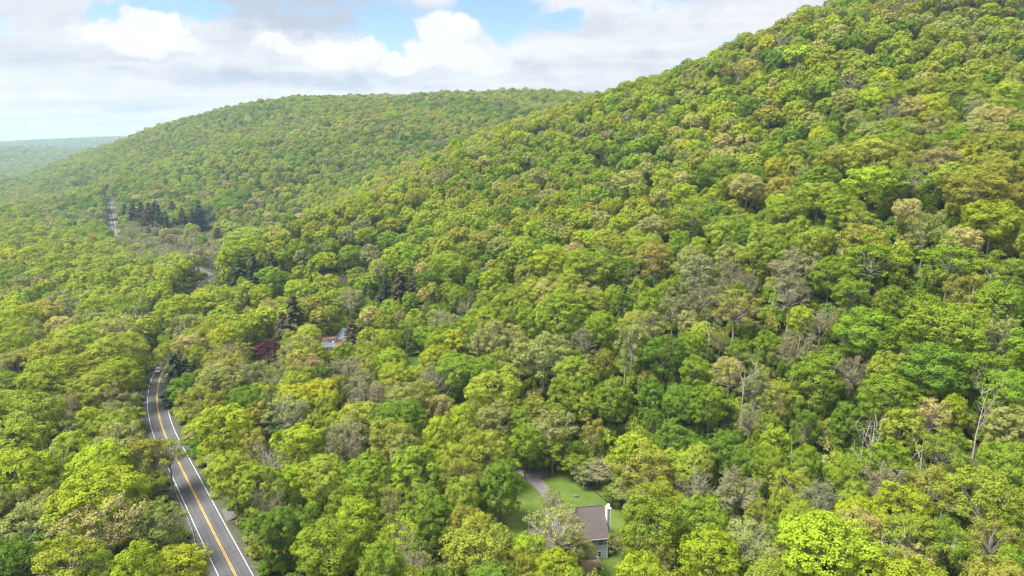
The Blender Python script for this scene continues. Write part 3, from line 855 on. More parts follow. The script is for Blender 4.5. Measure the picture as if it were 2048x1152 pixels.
# ================================================================== tree kit
class Geo:
    """quads with a per-vertex leaf value and a material index"""
    def __init__(self): self.v = []; self.q = []; self.l = []; self.m = []; self.n = 0
    def add(self, V, Q, leaf=None, mi=0):
        V = np.asarray(V, np.float32)
        self.v.append(V); self.q.append(np.asarray(Q, np.int32) + self.n); self.n += len(V)
        self.l.append(np.zeros((len(V), 3), np.float32) if leaf is None else leaf.astype(np.float32))
        self.m.append(np.full(len(Q), mi, np.int32))
    def mesh(self, name, mats):
        me = mesh_np(name, np.concatenate(self.v), [np.concatenate(self.q)], mats, np.concatenate(self.m))
        at = me.attributes.new('leaf', 'FLOAT_VECTOR', 'POINT')
        at.data.foreach_set('vector', np.concatenate(self.l).ravel())
        return me
def unit(v): return v / np.maximum(np.linalg.norm(v, axis=-1, keepdims=True), 1e-9)

def leaf_cards(r, C, Nrm, size, aspect=0.75, jit=0.5, up=0.3, fold=0.0):
    """one diamond-ish leaf spray per centre, turned towards Nrm with scatter"""
    k = len(C)
    n = unit(Nrm + np.array([0, 0, up]) + r.normal(size=(k, 3)) * jit)
    a = unit(np.cross(n, unit(r.normal(size=(k, 3)))))
    b = np.cross(n, a)
    s = (size * r.uniform(0.6, 1.35, k))[:, None]
    A = a * s; B = b * s * aspect
    e = r.uniform(-0.25, 0.25, (k, 1))
    V = np.stack([C - A, C + A * e - B, C + A, C - A * e + B], 1)
    lf = np.zeros((k, 4, 3)); lf[:, :, 0] = r.uniform(0, 1, (k, 1)); lf[:, :, 1] = r.uniform(0, 1, (k, 1))
    return V.reshape(-1, 3), np.arange(4 * k).reshape(-1, 4), lf.reshape(-1, 3)

def tube(g, pts, rad, sides=5, mi=0):
    pts = np.asarray(pts, float); k = len(pts)
    t = unit(np.gradient(pts, axis=0))
    ref = np.array([1.0, 0.2, 0.1]); s = unit(np.cross(t, ref)); u = np.cross(t, s)
    an = np.arange(sides) * 2 * math.pi / sides
    V = pts[:, None, :] + (s[:, None, :] * np.cos(an)[None, :, None] + u[:, None, :] * np.sin(an)[None, :, None]) * np.asarray(rad)[:, None, None]
    i = np.arange(k - 1)[:, None] * sides + np.arange(sides)[None, :]
    j = np.arange(k - 1)[:, None] * sides + (np.arange(sides)[None, :] + 1) % sides
    Q = np.stack([i, j, j + sides, i + sides], -1).reshape(-1, 4)
    g.add(V.reshape(-1, 3), Q, None, mi)

def curve(a, b, r, bend=0.15, n=4, sag=0.0):
    a = np.asarray(a, float); b = np.asarray(b, float); L = np.linalg.norm(b - a)
    t = np.linspace(0, 1, n)[:, None]
    off = r.normal(size=3) * bend * L
    return a + (b - a) * t + off * (t * (1 - t)) * 2 + np.array([0, 0, -sag * L]) * (t * (1 - t)) * 2

def sphere_dirs(r, n, lo=-0.35):
    z = r.uniform(lo, 1.0, n); a = r.uniform(0, 2 * math.pi, n); q = np.sqrt(1 - z * z)
    return np.stack([q * np.cos(a), q * np.sin(a), z], 1)

def spread_dirs(r, n, lo=-0.35):
    """well spread directions with a little disorder"""
    i = np.arange(n) + 0.5
    z = lo + (1 - lo) * i / n + r.normal(size=n) * 0.06; z = np.clip(z, -0.95, 0.99)
    a = i * 2.39996 + r.uniform(0, 6) + r.normal(size=n) * 0.35
    q = np.sqrt(1 - z * z)
    return np.stack([q * np.cos(a), q * np.sin(a), z], 1)

H0, R0 = 17.0, 5.0                      # every broadleaf prototype: 17 m high, crown 10 m across

def broadleaf(seed, nl=40, squash=1.0, lobe=(0.24, 0.38), leaves=6500, leaf=0.19, lo=-0.35, open_=0.0, volume=0.0, limbs=14, twigs=0, lump=0.16, taper=0.0, shell=0.74, deep=1.55):
    """returns (trunk, crown) geometry: limbs carry lobes of leaf sprays"""
    r = np.random.default_rng(seed)
    tr, cr = Geo(), Geo()
    b = R0 * squash
    cz = H0 - b * 0.98
    dirs = spread_dirs(r, nl, lo)
    ax = np.array([R0, R0, b])
    sh = shell * (1 + r.normal(size=nl) * lump)
    # slow lopsidedness so outlines differ
    w = r.normal(size=3) * 0.10
    C = dirs * ax * sh[:, None] * (1 + dirs @ w)[:, None]
    if taper:
        k = 1 - taper * np.clip(C[:, 2] / b, -0.4, 1); C[:, :2] *= k[:, None]
    C[:, 2] = np.where(C[:, 2] < 0, C[:, 2] * deep, C[:, 2]) + cz
    rad = R0 * r.uniform(lobe[0], lobe[1], nl)
    if open_: keep = r.uniform(size=nl) > open_; C, rad, dirs = C[keep], rad[keep], dirs[keep]
    n = len(C)
    cnt = np.maximum(20, (leaves * rad ** 2 / (rad ** 2).sum())).astype(int)
    LC, LN = [], []
    for i in range(n):
        knob = sphere_dirs(r, 16, -0.75)                       # each lobe is a bunch of smaller knobs
        kk = r.integers(0, 16, int(cnt[i] * 1.6))
        d = unit(knob[kk] + r.normal(size=(len(kk), 3)) * 0.24)
        near = (d * knob[kk]).sum(1)
        ok = (d @ unit(dirs[i] + np.array([0, 0, 0.35])) > -0.55); d = d[ok]; near = near[ok]
        q = 1 - np.abs(r.normal(size=len(d))) * (0.10 + volume * 0.55)
        bump = 0.86 + 0.26 * smooth01((near - 0.80) / 0.2) + 0.10 * np.sin(d @ (r.normal(size=3) * 4.5) + 1.3)
        p = C[i] + d * (rad[i] * q * bump)[:, None] * np.array([1, 1, 0.82])
        # drop sprays buried in a neighbouring lobe
        dd = np.linalg.norm((p[:, None, :] - C[None, :, :]) / np.array([1, 1, 0.82]), axis=2) / rad[None, :]
        dd[:, i] = 9
        ok = dd.min(1) > (0.72 - volume * 0.5)
        LC.append(p[ok]); LN.append(d[ok])
    LC = np.concatenate(LC); LN = np.concatenate(LN)
    if len(LC) > leaves:
        s = r.choice(len(LC), leaves, replace=False); LC, LN = LC[s], LN[s]
    k = R0 / np.percentile(np.hypot(LC[:, 0], LC[:, 1]), 96)  # bring the crown to its nominal width and height
    LC[:, :2] *= k; C[:, :2] *= k
    up_ = H0 / np.percentile(LC[:, 2], 99.6); LC[:, 2] *= up_; C[:, 2] *= up_
    lc = leaf_cards(r, LC, LN, leaf, 0.8, 0.27 + volume * 0.5)
    # lobes differ a little in tone
    cr.add(*lc)
    lean = r.normal(size=2) * 0.35
    top = np.array([lean[0], lean[1], cz + b * 0.35])
    tp = np.array([[0, 0, -0.6], [0, 0, 0.5], [lean[0] * .2, lean[1] * .2, 4.5], [lean[0] * .6, lean[1] * .6, cz - b * 0.5], top])
    tube(tr, tp, [0.34, 0.27, 0.21, 0.16, 0.05], 7)
    order = r.permutation(n)[:limbs]
    for i in order:
        f = r.uniform(0.35, 0.95)
        z0 = max(3.5, cz - b * 0.75 + (C[i, 2] - cz + b * 0.5) * 0.35 * f)
        t = np.clip(z0 / top[2], 0, 1)
        a = np.array([lean[0] * t, lean[1] * t, min(z0, top[2] - 0.3)])
        cv = curve(a, C[i], r, 0.10, 4)
        tube(tr, cv, np.linspace(0.11, 0.035, 4), 4)
        for _ in range(twigs):
            e = C[i] + unit(r.normal(size=3) + dirs[i] * 0.9) * rad[i] * r.uniform(0.7, 1.25)
            tube(tr, curve(cv[2], e, r, 0.15, 3), [0.045, 0.032, 0.015], 3)
    return tr, cr

def bare_tree(seed, spread=1.0, n1=13, n2=5, n3=4, leaves=500, leaf=0.2, thick=1.0):
    """branch work with only a haze of opening buds"""
    r = np.random.default_rng(seed)
    tr, cr = Geo(), Geo()
    tops = []
    lean = r.normal(size=2) * 0.6
    tp = np.array([[0, 0, -0.6], [0, 0, 0.6], [lean[0] * .3, lean[1] * .3, 5.5], [lean[0] * .7, lean[1] * .7, 10.5], [lean[0], lean[1], 14.8]])
    tube(tr, tp, np.array([0.32, 0.27, 0.2, 0.12, 0.04]) * thick, 6)
    for i in range(n1):
        z0 = r.uniform(4.5, 13.0); t = z0 / 14.8
        a = np.array([lean[0] * t, lean[1] * t, z0])
        an = i * 2.4 + r.normal() * 0.4
        L = (3.4 + 2.2 * (1 - t)) * r.uniform(0.75, 1.2) * spread
        rise = r.uniform(0.55, 1.25) * L
        e = a + np.array([math.cos(an) * L, math.sin(an) * L, rise]); e[2] = min(e[2], H0 * 1.0 + r.normal() * 0.5)
        cv = curve(a, e, r, 0.12, 5, sag=0.08)
        tube(tr, cv, np.linspace(0.12, 0.035, 5) * thick, 4)
        for _ in range(n2):
            k = r.integers(1, 5); s = cv[k]
            e2 = s + (unit(cv[k] - cv[k - 1]) + r.normal(size=3) * 0.65 + np.array([0, 0, 0.3])) * r.uniform(0.9, 1.9) * spread
            c2 = curve(s, e2, r, 0.15, 3)
            tube(tr, c2, np.array([0.05, 0.036, 0.018]) * thick, 3)
            for _ in range(n3):
                e3 = c2[r.integers(1, 3)] + (unit(e2 - s) * 0.5 + r.normal(size=3) * 0.6 + np.array([0, 0, 0.25])) * r.uniform(0.5, 1.2)
                tube(tr, curve(c2[1], e3, r, 0.1, 2), np.array([0.028, 0.014]) * thick, 3)
                tops.append(e3)
    tops = np.array(tops)
    if leaves:
        c = tops[r.integers(0, len(tops), leaves)] + r.normal(size=(leaves, 3)) * 0.35
        cr.add(*leaf_cards(r, c, np.tile([0, 0, 1.0], (leaves, 1)), leaf, 0.8, 0.9))
    return tr, cr

def conifer(seed, wide=0.24, drop=0.32, thin=0.0, start=0.12, leaf=0.34, flat=0.0):
    """tiers of drooping boughs round a straight trunk"""
    r = np.random.default_rng(seed)
    tr, cr = Geo(), Geo()
    tube(tr, [[0, 0, -0.6], [0, 0, 2], [0.1, 0, 9], [0.05, 0.05, H0]], [0.30, 0.26, 0.14, 0.02], 7)
    z = H0 * start; C, Nn, Sz = [], [], []
    while z < H0 - 0.25:
        f = (z - H0 * start) / (H0 * (1 - start))
        L = H0 * wide * (1 - f) ** 0.65 * (0.72 + 0.28 * min(1, f * 5)) + 0.2
        k = max(5, int(10 * (1 - f) + 4))
        a0 = r.uniform(0, 6)
        for i in range(k):
            if r.uniform() < thin: continue
            an = a0 + i * 2 * math.pi / k + r.normal() * 0.16
            Lb = L * r.uniform(0.5, 1.25)
            d = np.array([math.cos(an), math.sin(an), 0])
            n = max(4, int(Lb * 6.5))
            t = np.linspace(0.12, 1, n)
            base = np.array([0, 0, z + r.normal() * 0.12])
            p = base + d * (Lb * t)[:, None] + np.array([0, 0, 1.0]) * (-drop * Lb * t ** 1.6 + 0.10 * Lb * t ** 4 + (0.25 * Lb * (t - t * t)))[:, None]
            if Lb > 1.0: tube(tr, p[[0, n // 2, n - 1]], [0.05, 0.03, 0.012], 3)
            side = np.array([-d[1], d[0], 0])
            for s in (-1, 0, 1, -0.5, 0.5):
                w = s * (0.30 + 0.16 * Lb) * (1 - t * 0.75)
                q = p + side * w[:, None] + r.normal(size=(n, 3)) * 0.07
                q[:, 2] -= np.abs(w) * 0.35
                C.append(q); Nn.append(np.tile(np.array([0, 0, 1.0]) + d * 0.5, (n, 1)))
        z += r.uniform(0.42, 0.62) * (1 + 0.35 * (1 - f))
    C = np.concatenate(C); Nn = np.concatenate(Nn)
    cr.add(*leaf_cards(r, C, Nn, leaf, 0.5, 0.35))
    return tr, cr

def snag(seed, forks=3, h=14.0):
    """dead stem with broken limbs"""
    r = np.random.default_rng(seed)
    tr = Geo()
    lean = r.normal(size=2) * 0.9
    tp = np.array([[0, 0, -0.6], [lean[0] * .1, 0, h * .3], [lean[0] * .5, lean[1] * .4, h * .65], [lean[0], lean[1], h]])
    tube(tr, tp, [0.17, 0.13, 0.085, 0.03], 7)
    br = Geo()
    for i in range(forks):
        z = r.uniform(0.35, 0.85) * h
        a = np.array([lean[0] * z / h * .8, lean[1] * z / h * .7, z]); an = r.uniform(0, 6.28); L = r.uniform(2.0, 4.5)
        e = a + np.array([math.cos(an) * L * .55, math.sin(an) * L * .55, L])
        cv = curve(a, e, r, 0.12, 4)
        tube(br, cv, [0.06, 0.048, 0.034, 0.016], 5)
        for _ in range(7):
            k = r.integers(1, 4)
            e2 = cv[k] + (r.normal(size=3) * 0.7 + np.array([0, 0, 0.9])) * r.uniform(0.7, 1.5)
            tube(br, curve(cv[k], e2, r, 0.1, 3), [0.04, 0.03, 0.015], 4)
    return tr, br

def shrub(seed, leaves=1100):
    r = np.random.default_rng(seed)
    g = Geo(); n = 9
    d = spread_dirs(r, n, 0.0); C = d * np.array([1.5, 1.5, 1.3]) * r.uniform(0.5, 1.1, (n, 1)) + np.array([0, 0, 1.1]); rad = r.uniform(0.5, 0.95, n)
    k = r.integers(0, n, leaves); q = sphere_dirs(r, leaves, -0.4)
    g.add(*leaf_cards(r, C[k] + q * rad[k][:, None] * r.uniform(0.75, 1.05, (leaves, 1)), q, 0.17, 0.8, 0.5), 0)
    tube(g, [[0, 0, -0.3], [0, 0, 1.6]], [0.07, 0.03], 4, 1)
    return g

# ---- prototypes. kind -> list of (trunk geo, crown geo)
proto = {
    'round':  [broadleaf(100 + i, 64, 1.00, (0.22, 0.34), 17500, 0.128, -0.85, lump=0.11) for i in range(4)],
    'spread': [broadleaf(200 + i, 54, 0.82, (0.23, 0.38), 16500, 0.128, -0.75, lump=0.14) for i in range(4)],
    'tall':   [broadleaf(300 + i, 66, 1.30, (0.21, 0.33), 18000, 0.128, -0.85, taper=0.22, deep=1.3, lump=0.10) for i in range(3)],
    'airy':   [broadleaf(400 + i, 56, 1.08, (0.18, 0.29), 12000, 0.125, -0.85, open_=0.10, volume=0.45, limbs=30, twigs=3, lump=0.2) for i in range(4)],
    'sparse': [broadleaf(500 + i, 52, 1.05, (0.16, 0.27), 6000, 0.125, -0.6, open_=0.08, volume=0.8, limbs=40, twigs=5, lump=0.22, deep=1.3) for i in range(3)],
    'bare':   [bare_tree(600 + i, 1.0, 16, 6, 6, 1100, 0.16) for i in range(3)],
    'conifer': [conifer(700, 0.25, 0.30, 0.15), conifer(701, 0.22, 0.25, 0.2), conifer(702, 0.30, 0.18, 0.28)],
    'snag':   [snag(800, 2), snag(801, 4), snag(802, 5), snag(803, 3, 15.5)],
}
MESH = {}
for k, lst in proto.items():
    for i, (a, b) in enumerate(lst):
        tm = {'bare': M['twig'], 'sparse': M['twig'], 'snag': M['bark_pale'], 'airy': M['twig']}.get(k, M['bark'])
        MESH[k, i] = (a.mesh(k + '_tree_trunk', [tm]), b.mesh(k + '_tree_crown', [M['bark_pale'] if k == 'snag' else M['leaf']]))
MESH_PALE = {i: proto['sparse'][i][0].mesh('pale_tree_trunk', [M['bark_pale']]) for i in range(3)}

# colours of new leaves (reflectance)
TINT = {
    'lime':   (0.257, 0.328, 0.024), 'yellow':   (0.302, 0.338, 0.026), 'ygreen':   (0.240, 0.293, 0.034), 'green':   (0.173, 0.253, 0.024),
    'deep':   (0.114, 0.192, 0.022), 'sage':   (0.246, 0.271, 0.078), 'grey':   (0.212, 0.230, 0.108), 'olive':   (0.235, 0.250, 0.038),
    'tan':   (0.330, 0.318, 0.105), 'gold':   (0.275, 0.280, 0.048), 'bronze':   (0.275, 0.232, 0.100), 'brown':   (0.220, 0.212, 0.110), 'purple':   (0.082, 0.026, 0.038),
    'dark':   (0.060, 0.088, 0.042), 'rust':   (0.105, 0.098, 0.052), 'pine':   (0.070, 0.108, 0.036)}
WORD = {'lime': 'bright lime green', 'yellow': 'bright yellow-green', 'ygreen': 'yellow-green', 'green': 'mid green', 'deep': 'deep green', 'sage': 'pale sage green', 'grey': 'grey-green',
        'olive': 'olive green', 'tan': 'pale tan', 'gold': 'golden', 'bronze': 'pinkish bronze', 'brown': 'grey-brown', 'purple': 'dark purple', 'dark': 'very dark green', 'rust': 'rusty brown', 'pine': 'dark green'}

# ------------------------------------------------------------------ trees read off the photograph: (x, y of crown centre, crown width, colour, kind)
HAND = '''
45 945 112 lime round;38 880 85 ygreen round;200 990 150 lime spread;212 1050 128 tan sparse;48 1058 108 sage airy;85 1020 55 tan airy;316 1048 88 sage airy;358 1136 100 lime round 13
140 1122 108 ygreen airy;205 1142 70 green airy;20 1132 100 deep airy;100 992 58 bronze sparse 8;195 925 98 lime spread;285 918 86 olive airy;338 908 60 ygreen sparse;150 890 70 lime spread;235 885 78 sage airy
298 985 54 grey sparse 6;275 1122 46 olive airy 7;445 852 104 lime round;470 945 92 ygreen round;524 978 84 green tall;530 1062 74 deep round
595 885 98 lime spread;685 890 92 grey sparse;767 885 60 brown bare;545 930 70 brown bare;535 1000 55 brown bare;730 945 95 green spread;650 952 95 ygreen round;830 945 112 green tall;925 955 90 olive airy
1000 975 92 deep tall;850 1012 90 green round;588 970 60 lime tall;690 1005 75 green round;715 1040 92 lime round;655 1095 118 green round;560 1052 76 deep round;620 1056 70 deep tall;797 1082 84 lime sparse
785 1005 60 olive sparse;825 1136 70 brown bare;950 1106 142 ygreen airy;750 1142 60 ygreen airy;875 1052 80 deep tall;970 1040 46 olive airy 6;880 880 86 lime tall
1118 1062 112 sage sparse;1150 1098 76 sage airy 10;1128 1040 60 sage sparse 12;1238 1085 44 olive sparse 10;1100 1012 54 sage sparse;1052 1112 80 lime round;1116 1140 96 lime spread;1195 940 74 grey airy 8;1168 950 44 grey airy 6;1225 985 42 deep round 6;1150 925 60 green airy 9;1105 900 70 green airy 12;1060 902 60 ygreen airy 11;1300 945 112 olive airy;1255 982 72 sage airy 9;1390 975 64 brown bare
1470 985 94 grey airy;1312 1045 132 green round;1410 1035 92 green round;1275 1142 98 lime spread;1425 1110 108 lime round;1495 1085 90 sage sparse;1312 1112 66 olive sparse;1515 1040 64 olive airy
1495 922 60 deep round;1450 905 76 deep tall;1395 905 70 deep round;1345 888 80 deep tall;1645 1092 160 lime round;1590 985 84 ygreen airy;1645 1005 74 grey sparse;1715 1035 80 lime round;1810 1015 94 lime round
1765 970 78 brown sparse;1780 925 84 green round;1812 1080 94 ygreen airy;1885 1085 72 green airy;1970 1000 118 ygreen airy;2010 930 86 green round;1860 975 80 olive airy;1890 905 80 green airy;1610 935 60 green tall
1695 950 80 green round;1740 1132 90 lime round;1985 1085 80 olive sparse;1550 895 62 lime tall;1540 935 70 green round;1830 1136 70 tan airy;1580 1136 80 sage airy;2040 1060 64 green round
30 640 68 lime round;85 622 66 gold spread;130 616 60 grey airy;185 625 58 lime tall;218 612 56 lime round;255 620 70 green airy;120 652 55 tan spread;70 660 38 lime tall;20 692 80 ygreen spread
150 680 90 ygreen spread;215 668 80 tan airy;230 702 96 ygreen round;100 710 90 ygreen spread;185 725 66 olive spread;238 748 80 lime round;105 752 108 ygreen round;195 780 92 olive round;30 735 80 sage airy
55 828 118 ygreen round;175 815 42 lime round;220 802 66 brown airy;130 822 62 brown sparse;185 852 58 yellow tall;230 834 62 sage sparse;256 834 46 lime airy;130 862 56 sage airy
360 612 88 lime spread;412 618 90 lime tall;456 608 80 ygreen tall;372 655 68 sage airy;440 674 55 yellow spread;338 706 52 yellow airy;376 690 64 tan spread;396 716 54 green round;415 722 32 grey airy;450 712 50 brown bare
445 762 88 sage round;396 802 66 olive airy;502 756 68 grey airy;275 690 34 grey bare;268 648 46 grey sparse
574 618 66 olive airy;520 636 56 bronze airy 18;540 622 44 bronze airy;640 635 46 gold round;535 700 56 purple round 14;612 697 64 sage round;775 680 60 sage round 11;640 722 42 lime tall;688 708 50 green round;735 707 56 ygreen round
780 625 46 green tall;800 640 30 bronze airy;832 645 46 lime tall;886 648 74 sage sparse;700 600 60 sage sparse;742 625 36 green tall;655 600 50 green tall;520 590 50 lime round;955 690 44 tan sparse;868 718 64 lime round;912 738 80 green round
962 742 70 green round;786 724 74 ygreen round;790 752 64 lime round;740 742 46 olive round;695 742 70 brown bare;530 752 60 sage airy;556 772 42 grey bare;590 767 78 ygreen spread;646 790 74 yellow round;590 803 76 yellow round
575 832 90 grey sparse;735 802 86 brown sparse;810 800 84 sage round;880 817 60 tan airy;870 767 54 brown bare;795 842 112 deep round;925 837 58 lime round;985 782 108 ygreen round;990 842 80 sage airy;670 846 52 lime spread;1000 722 56 olive airy
1120 630 112 green tall;1062 642 60 green round;1088 705 122 sage airy;1030 672 46 tan airy;1205 652 76 green round;1170 682 54 grey sparse;1302 652 68 sage airy;1375 640 44 tan spread;1282 672 40 tan airy;1325 706 82 deep round;1386 690 64 green round
1388 738 58 green round;1210 722 46 olive round;1460 746 60 tan airy;1470 618 90 gold sparse;1476 706 54 green airy;1440 682 36 gold sparse;1222 802 82 green tall;1300 792 60 deep tall;1310 846 52 deep round;1362 802 82 deep round;1420 802 80 green round
1512 772 60 grey airy;1190 868 58 olive airy;1104 858 92 sage airy;1040 842 60 green round;1050 884 68 green round;1396 606 76 brown sparse;1300 612 60 green tall;1242 616 50 deep tall
1735 662 110 green round;1890 660 126 green round;1606 635 54 lime spread;1642 646 52 brown bare;1590 700 76 brown sparse;1636 762 110 green tall;1702 746 64 brown sparse;1780 792 100 green round;1562 802 66 olive airy;1860 832 60 tan sparse
1906 820 46 lime round;1970 736 98 green airy;1976 666 60 brown bare;2012 672 60 sage airy;1870 738 112 deep round;2012 782 80 green round;2022 852 80 sage round;1950 636 52 lime round;1786 600 50 green round;1942 590 80 olive airy;1702 590 72 green airy
1580 590 80 brown sparse;1992 602 80 green round;1612 852 60 deep airy;1692 852 66 deep tall;1800 852 72 ygreen round;1540 860 60 green airy
1574 425 80 green round;1636 390 80 ygreen spread;1690 420 70 green round;1740 360 96 lime spread;1800 365 90 green airy;1735 305 92 gold spread;1815 420 56 tan spread;1960 375 110 olive spread;1985 440 92 lime round;1725 475 80 gold spread
1745 515 110 green airy;1900 520 100 green airy;1930 480 66 tan spread;1590 540 96 grey airy;1880 320 80 bronze airy;1560 370 60 gold spread;1850 460 70 sage airy;1660 545 80 green round;1990 545 90 green airy
1185 530 112 green round;1100 520 82 lime round;1150 500 44 bronze spread;1310 520 78 gold airy;1400 545 80 grey airy;1255 360 70 tan spread;1390 430 86 green airy;1370 385 60 lime spread;1440 340 84 green round;1495 370 78 tan spread;1240 450 56 lime round
900 530 84 green round;860 560 60 deep round;985 560 60 lime round;960 480 60 olive spread;600 580 60 lime round;545 555 60 green round;650 570 60 ygreen round;700 510 56 green round;780 480 50 green round;590 500 34 green tall
500 470 80 ygreen round;480 500 80 lime round;462 458 48 ygreen round
'''
hand = []
for part in HAND.replace('\n', ';').split(';'):
    p = part.split()
    if len(p) >= 5: hand.append((float(p[0]), float(p[1]), float(p[2]), p[3], p[4], float(p[5]) if len(p) > 5 else 0.0))
# conifers: x, y of the middle, height in photograph pixels, colour, variant
CONIF = '''
352 762 92 dark 0;374 764 84 dark 2;342 792 50 dark 1;588 645 108 rust 1;566 660 70 rust 0;705 668 66 rust 2;728 668 66 rust 2;42 760 78 dark 2;480 545 66 pine 2;508 545 66 dark 1;452 552 56 dark 0;545 540 62 rust 1;800 575 62 rust 2;770 580 56 dark 2;830 578 56 rust 2
300 446 66 rust 0;318 448 68 dark 1;284 442 62 rust 0;332 448 60 rust 1;398 428 56 dark 2;268 438 52 dark 0;350 455 50 dark 2;366 445 48 rust 1;310 440 60 dark 0;292 448 60 pine 1;140 463 28 dark 0;152 461 30 rust 1;165 462 30 dark 2;105 460 24 dark 0;112 462 26 pine 1;45 461 18 dark 0;185 464 20 dark 0
436 478 46 rust 0;418 502 40 dark 1;1255 585 70 pine 1;385 440 46 rust 1;1360 860 62 pine 2;250 428 36 pine 1;312 425 40 rust 1;345 425 40 rust 0;430 350 24 pine 1;450 346 26 dark 2;470 342 24 pine 0;486 345 22 pine 1;440 356 22 dark 0
'''
# dead stems: x, y of the middle, height in photograph pixels, variant
SNAGS = '''
1588 912 78 0;1745 880 84 2;1724 912 70 3;1845 918 78 1;1873 1036 40 0;1960 818 88 2;1985 800 60 1;1484 800 90 3;1250 715 46 1;1774 1120 50 0;1776 1122 46 3;530 900 60 1;1062 1050 34 0;1415 690 60 3;1510 730 56 0;130 950 74 3;92 925 84 0;775 935 40 2;1690 1120 50 3
'''
def ray_hits(pxs, pys, hc):
    """first point along each pixel ray at height hc above the ground"""
    D_ = np.array([pix_dir(a, b) for a, b in zip(pxs, pys)])
    ts = np.concatenate([np.arange(60, 420, 4.0), np.geomspace(420, 3200, 90)])
    Pq = np.array([0, 0, CAM_H]) + D_[:, None, :] * ts[None, :, None]
    g = height(Pq[..., 0], Pq[..., 1]) + np.asarray(hc)[:, None]
    below = Pq[..., 2] < g
    k = np.where(below.any(1), below.argmax(1), len(ts) - 1); k = np.maximum(k, 1)
    i = np.arange(len(k))
    d1 = (Pq[i, k, 2] - g[i, k]); d0 = (Pq[i, k - 1, 2] - g[i, k - 1])
    f = np.clip(d0 / np.maximum(d0 - d1, 1e-6), 0, 1)
    t = ts[k - 1] + (ts[k] - ts[k - 1]) * f
    return np.array([0, 0, CAM_H]) + D_ * t[:, None], t
def project(P):
    P = np.asarray(P, float); x, y, z = P[..., 0], P[..., 1], P[..., 2] - CAM_H
    c, s = math.cos(PITCH), math.sin(PITCH)
    dep = y * c - z * s; upv = y * s + z * c
    return 1024 + FPX * x / dep, 576 - FPX * upv / dep, dep

CROWN_B = {'round': 1.0, 'spread': 0.78, 'tall': 1.38, 'airy': 1.08, 'sparse': 1.05, 'bare': 1.1}
hx = np.array([h[0] for h in hand]); hy = np.array([h[1] for h in hand]); hw = np.array([h[2] for h in hand])
hc = np.full(len(hand), 11.0)
for _ in range(4):
    Ph, th = ray_hits(hx, hy, hc)
    diam = hw * th / FPX
    hgt = np.clip(9.5 + 0.70 * diam, 9, 25); hgt = np.where([h[5] > 0 for h in hand], [h[5] for h in hand], hgt)
    zs = np.array([hh / H0 for hh in hgt])
    bb = np.array([CROWN_B[h[4]] for h in hand]) * R0
    hc = (H0 - bb * 0.98) * zs
trees = []                                    # x, y, z, diameter, height, colour, kind
gz = height(Ph[:, 0], Ph[:, 1])
for i, h in enumerate(hand):
    trees.append([Ph[i, 0], Ph[i, 1], gz[i], diam[i], hgt[i], h[3], h[4]])
hand_n = len(trees)

# ------------------------------------------------------------------ what must stay open to view (photograph outlines) and how far away it is
OPEN = [
    ([(425, 1152), (345, 960), (300, 870), (288, 826), (293, 788), (305, 750), (316, 728), (330, 728), (330, 765), (325, 800), (340, 812), (352, 861), (400, 960), (455, 1050), (515, 1152)], 400),
    ([(1028, 922), (1110, 925), (1150, 930), (1172, 962), (1218, 1008), (1232, 1040), (1222, 1075), (1150, 1020), (1100, 1000), (1015, 1035), (1005, 1015), (1030, 965)], 200),
    ([(1148, 1005), (1224, 1000), (1224, 1120), (1190, 1125), (1165, 1090), (1150, 1060)], 165),
    ([(1150, 1122), (1195, 1118), (1205, 1148), (1150, 1150)], 150),
    ([(648, 652), (702, 655), (702, 684), (672, 694), (650, 697)], 345),
    ([(806, 698), (840, 702), (838, 726), (815, 724)], 320),
    ([(512, 682), (556, 685), (560, 722), (530, 726), (512, 702)], 340),
    ([(410, 526), (424, 532), (431, 562), (425, 562)], 600),
    ([(221, 434), (228, 434), (235, 466), (229, 468)], 900),
    ([(405, 440), (424, 440), (424, 464), (405, 464)], 850),
    ([(440, 1020), (480, 1017), (478, 1026), (455, 1040)], 150)]
def inside(poly, x, y):
    r = np.zeros(x.shape, bool); n = len(poly)
    for i in range(n):
        x0, y0 = poly[i]; x1, y1 = poly[(i + 1) % n]
        c = ((y0 > y) != (y1 > y)) & (x < (x1 - x0) * (y - y0) / (y1 - y0 + 1e-9) + x0)
        r ^= c
    return r
open_pts = []
for poly, dep in OPEN:
    a = np.array(poly); st = 6 if np.ptp(a[:, 0]) > 40 else 3
    X, Y = np.meshgrid(np.arange(a[:, 0].min(), a[:, 0].max() + 1, st), np.arange(a[:, 1].min(), a[:, 1].max() + 1, st))
    k = inside(poly, X, Y)
    open_pts.append(np.column_stack([X[k], Y[k], np.full(k.sum(), dep)]))
open_pts = np.concatenate(open_pts)
def blocks(x, y, z, diam, hgt):
    """true where a tree would stand in front of something the photograph shows"""
    c = np.stack([x, y, z + hgt * 0.66], 1); px, py, dep = project(c)
    rp = diam * 0.56 / dep * FPX; rq = hgt * 0.40 / dep * FPX
    bad = np.zeros(len(x), bool)
    for i in range(0, len(x), 4000):
        s = slice(i, i + 4000)
        q = ((open_pts[None, :, 0] - px[s, None]) / rp[s, None]) ** 2 + ((open_pts[None, :, 1] - py[s, None]) / rq[s, None]) ** 2
        bad[s] = ((q < 1.0) & (dep[s, None] < open_pts[None, :, 2])).any(1)
    return bad
def off_limits(x, y, margin):
    d, _ = road_near(x, y)
    bad = d < np.where(y > 420, 4.2 + margin * 0.7, 5.0 + margin)
    bad |= (np.abs((x - 17) * 1.0) < 14) & (np.abs(y - 158) < 12)
    bad |= np.hypot(x - 12, (y - 176)) < 20
    bad |= np.hypot(x + 86, y - 330) < 13
    return bad

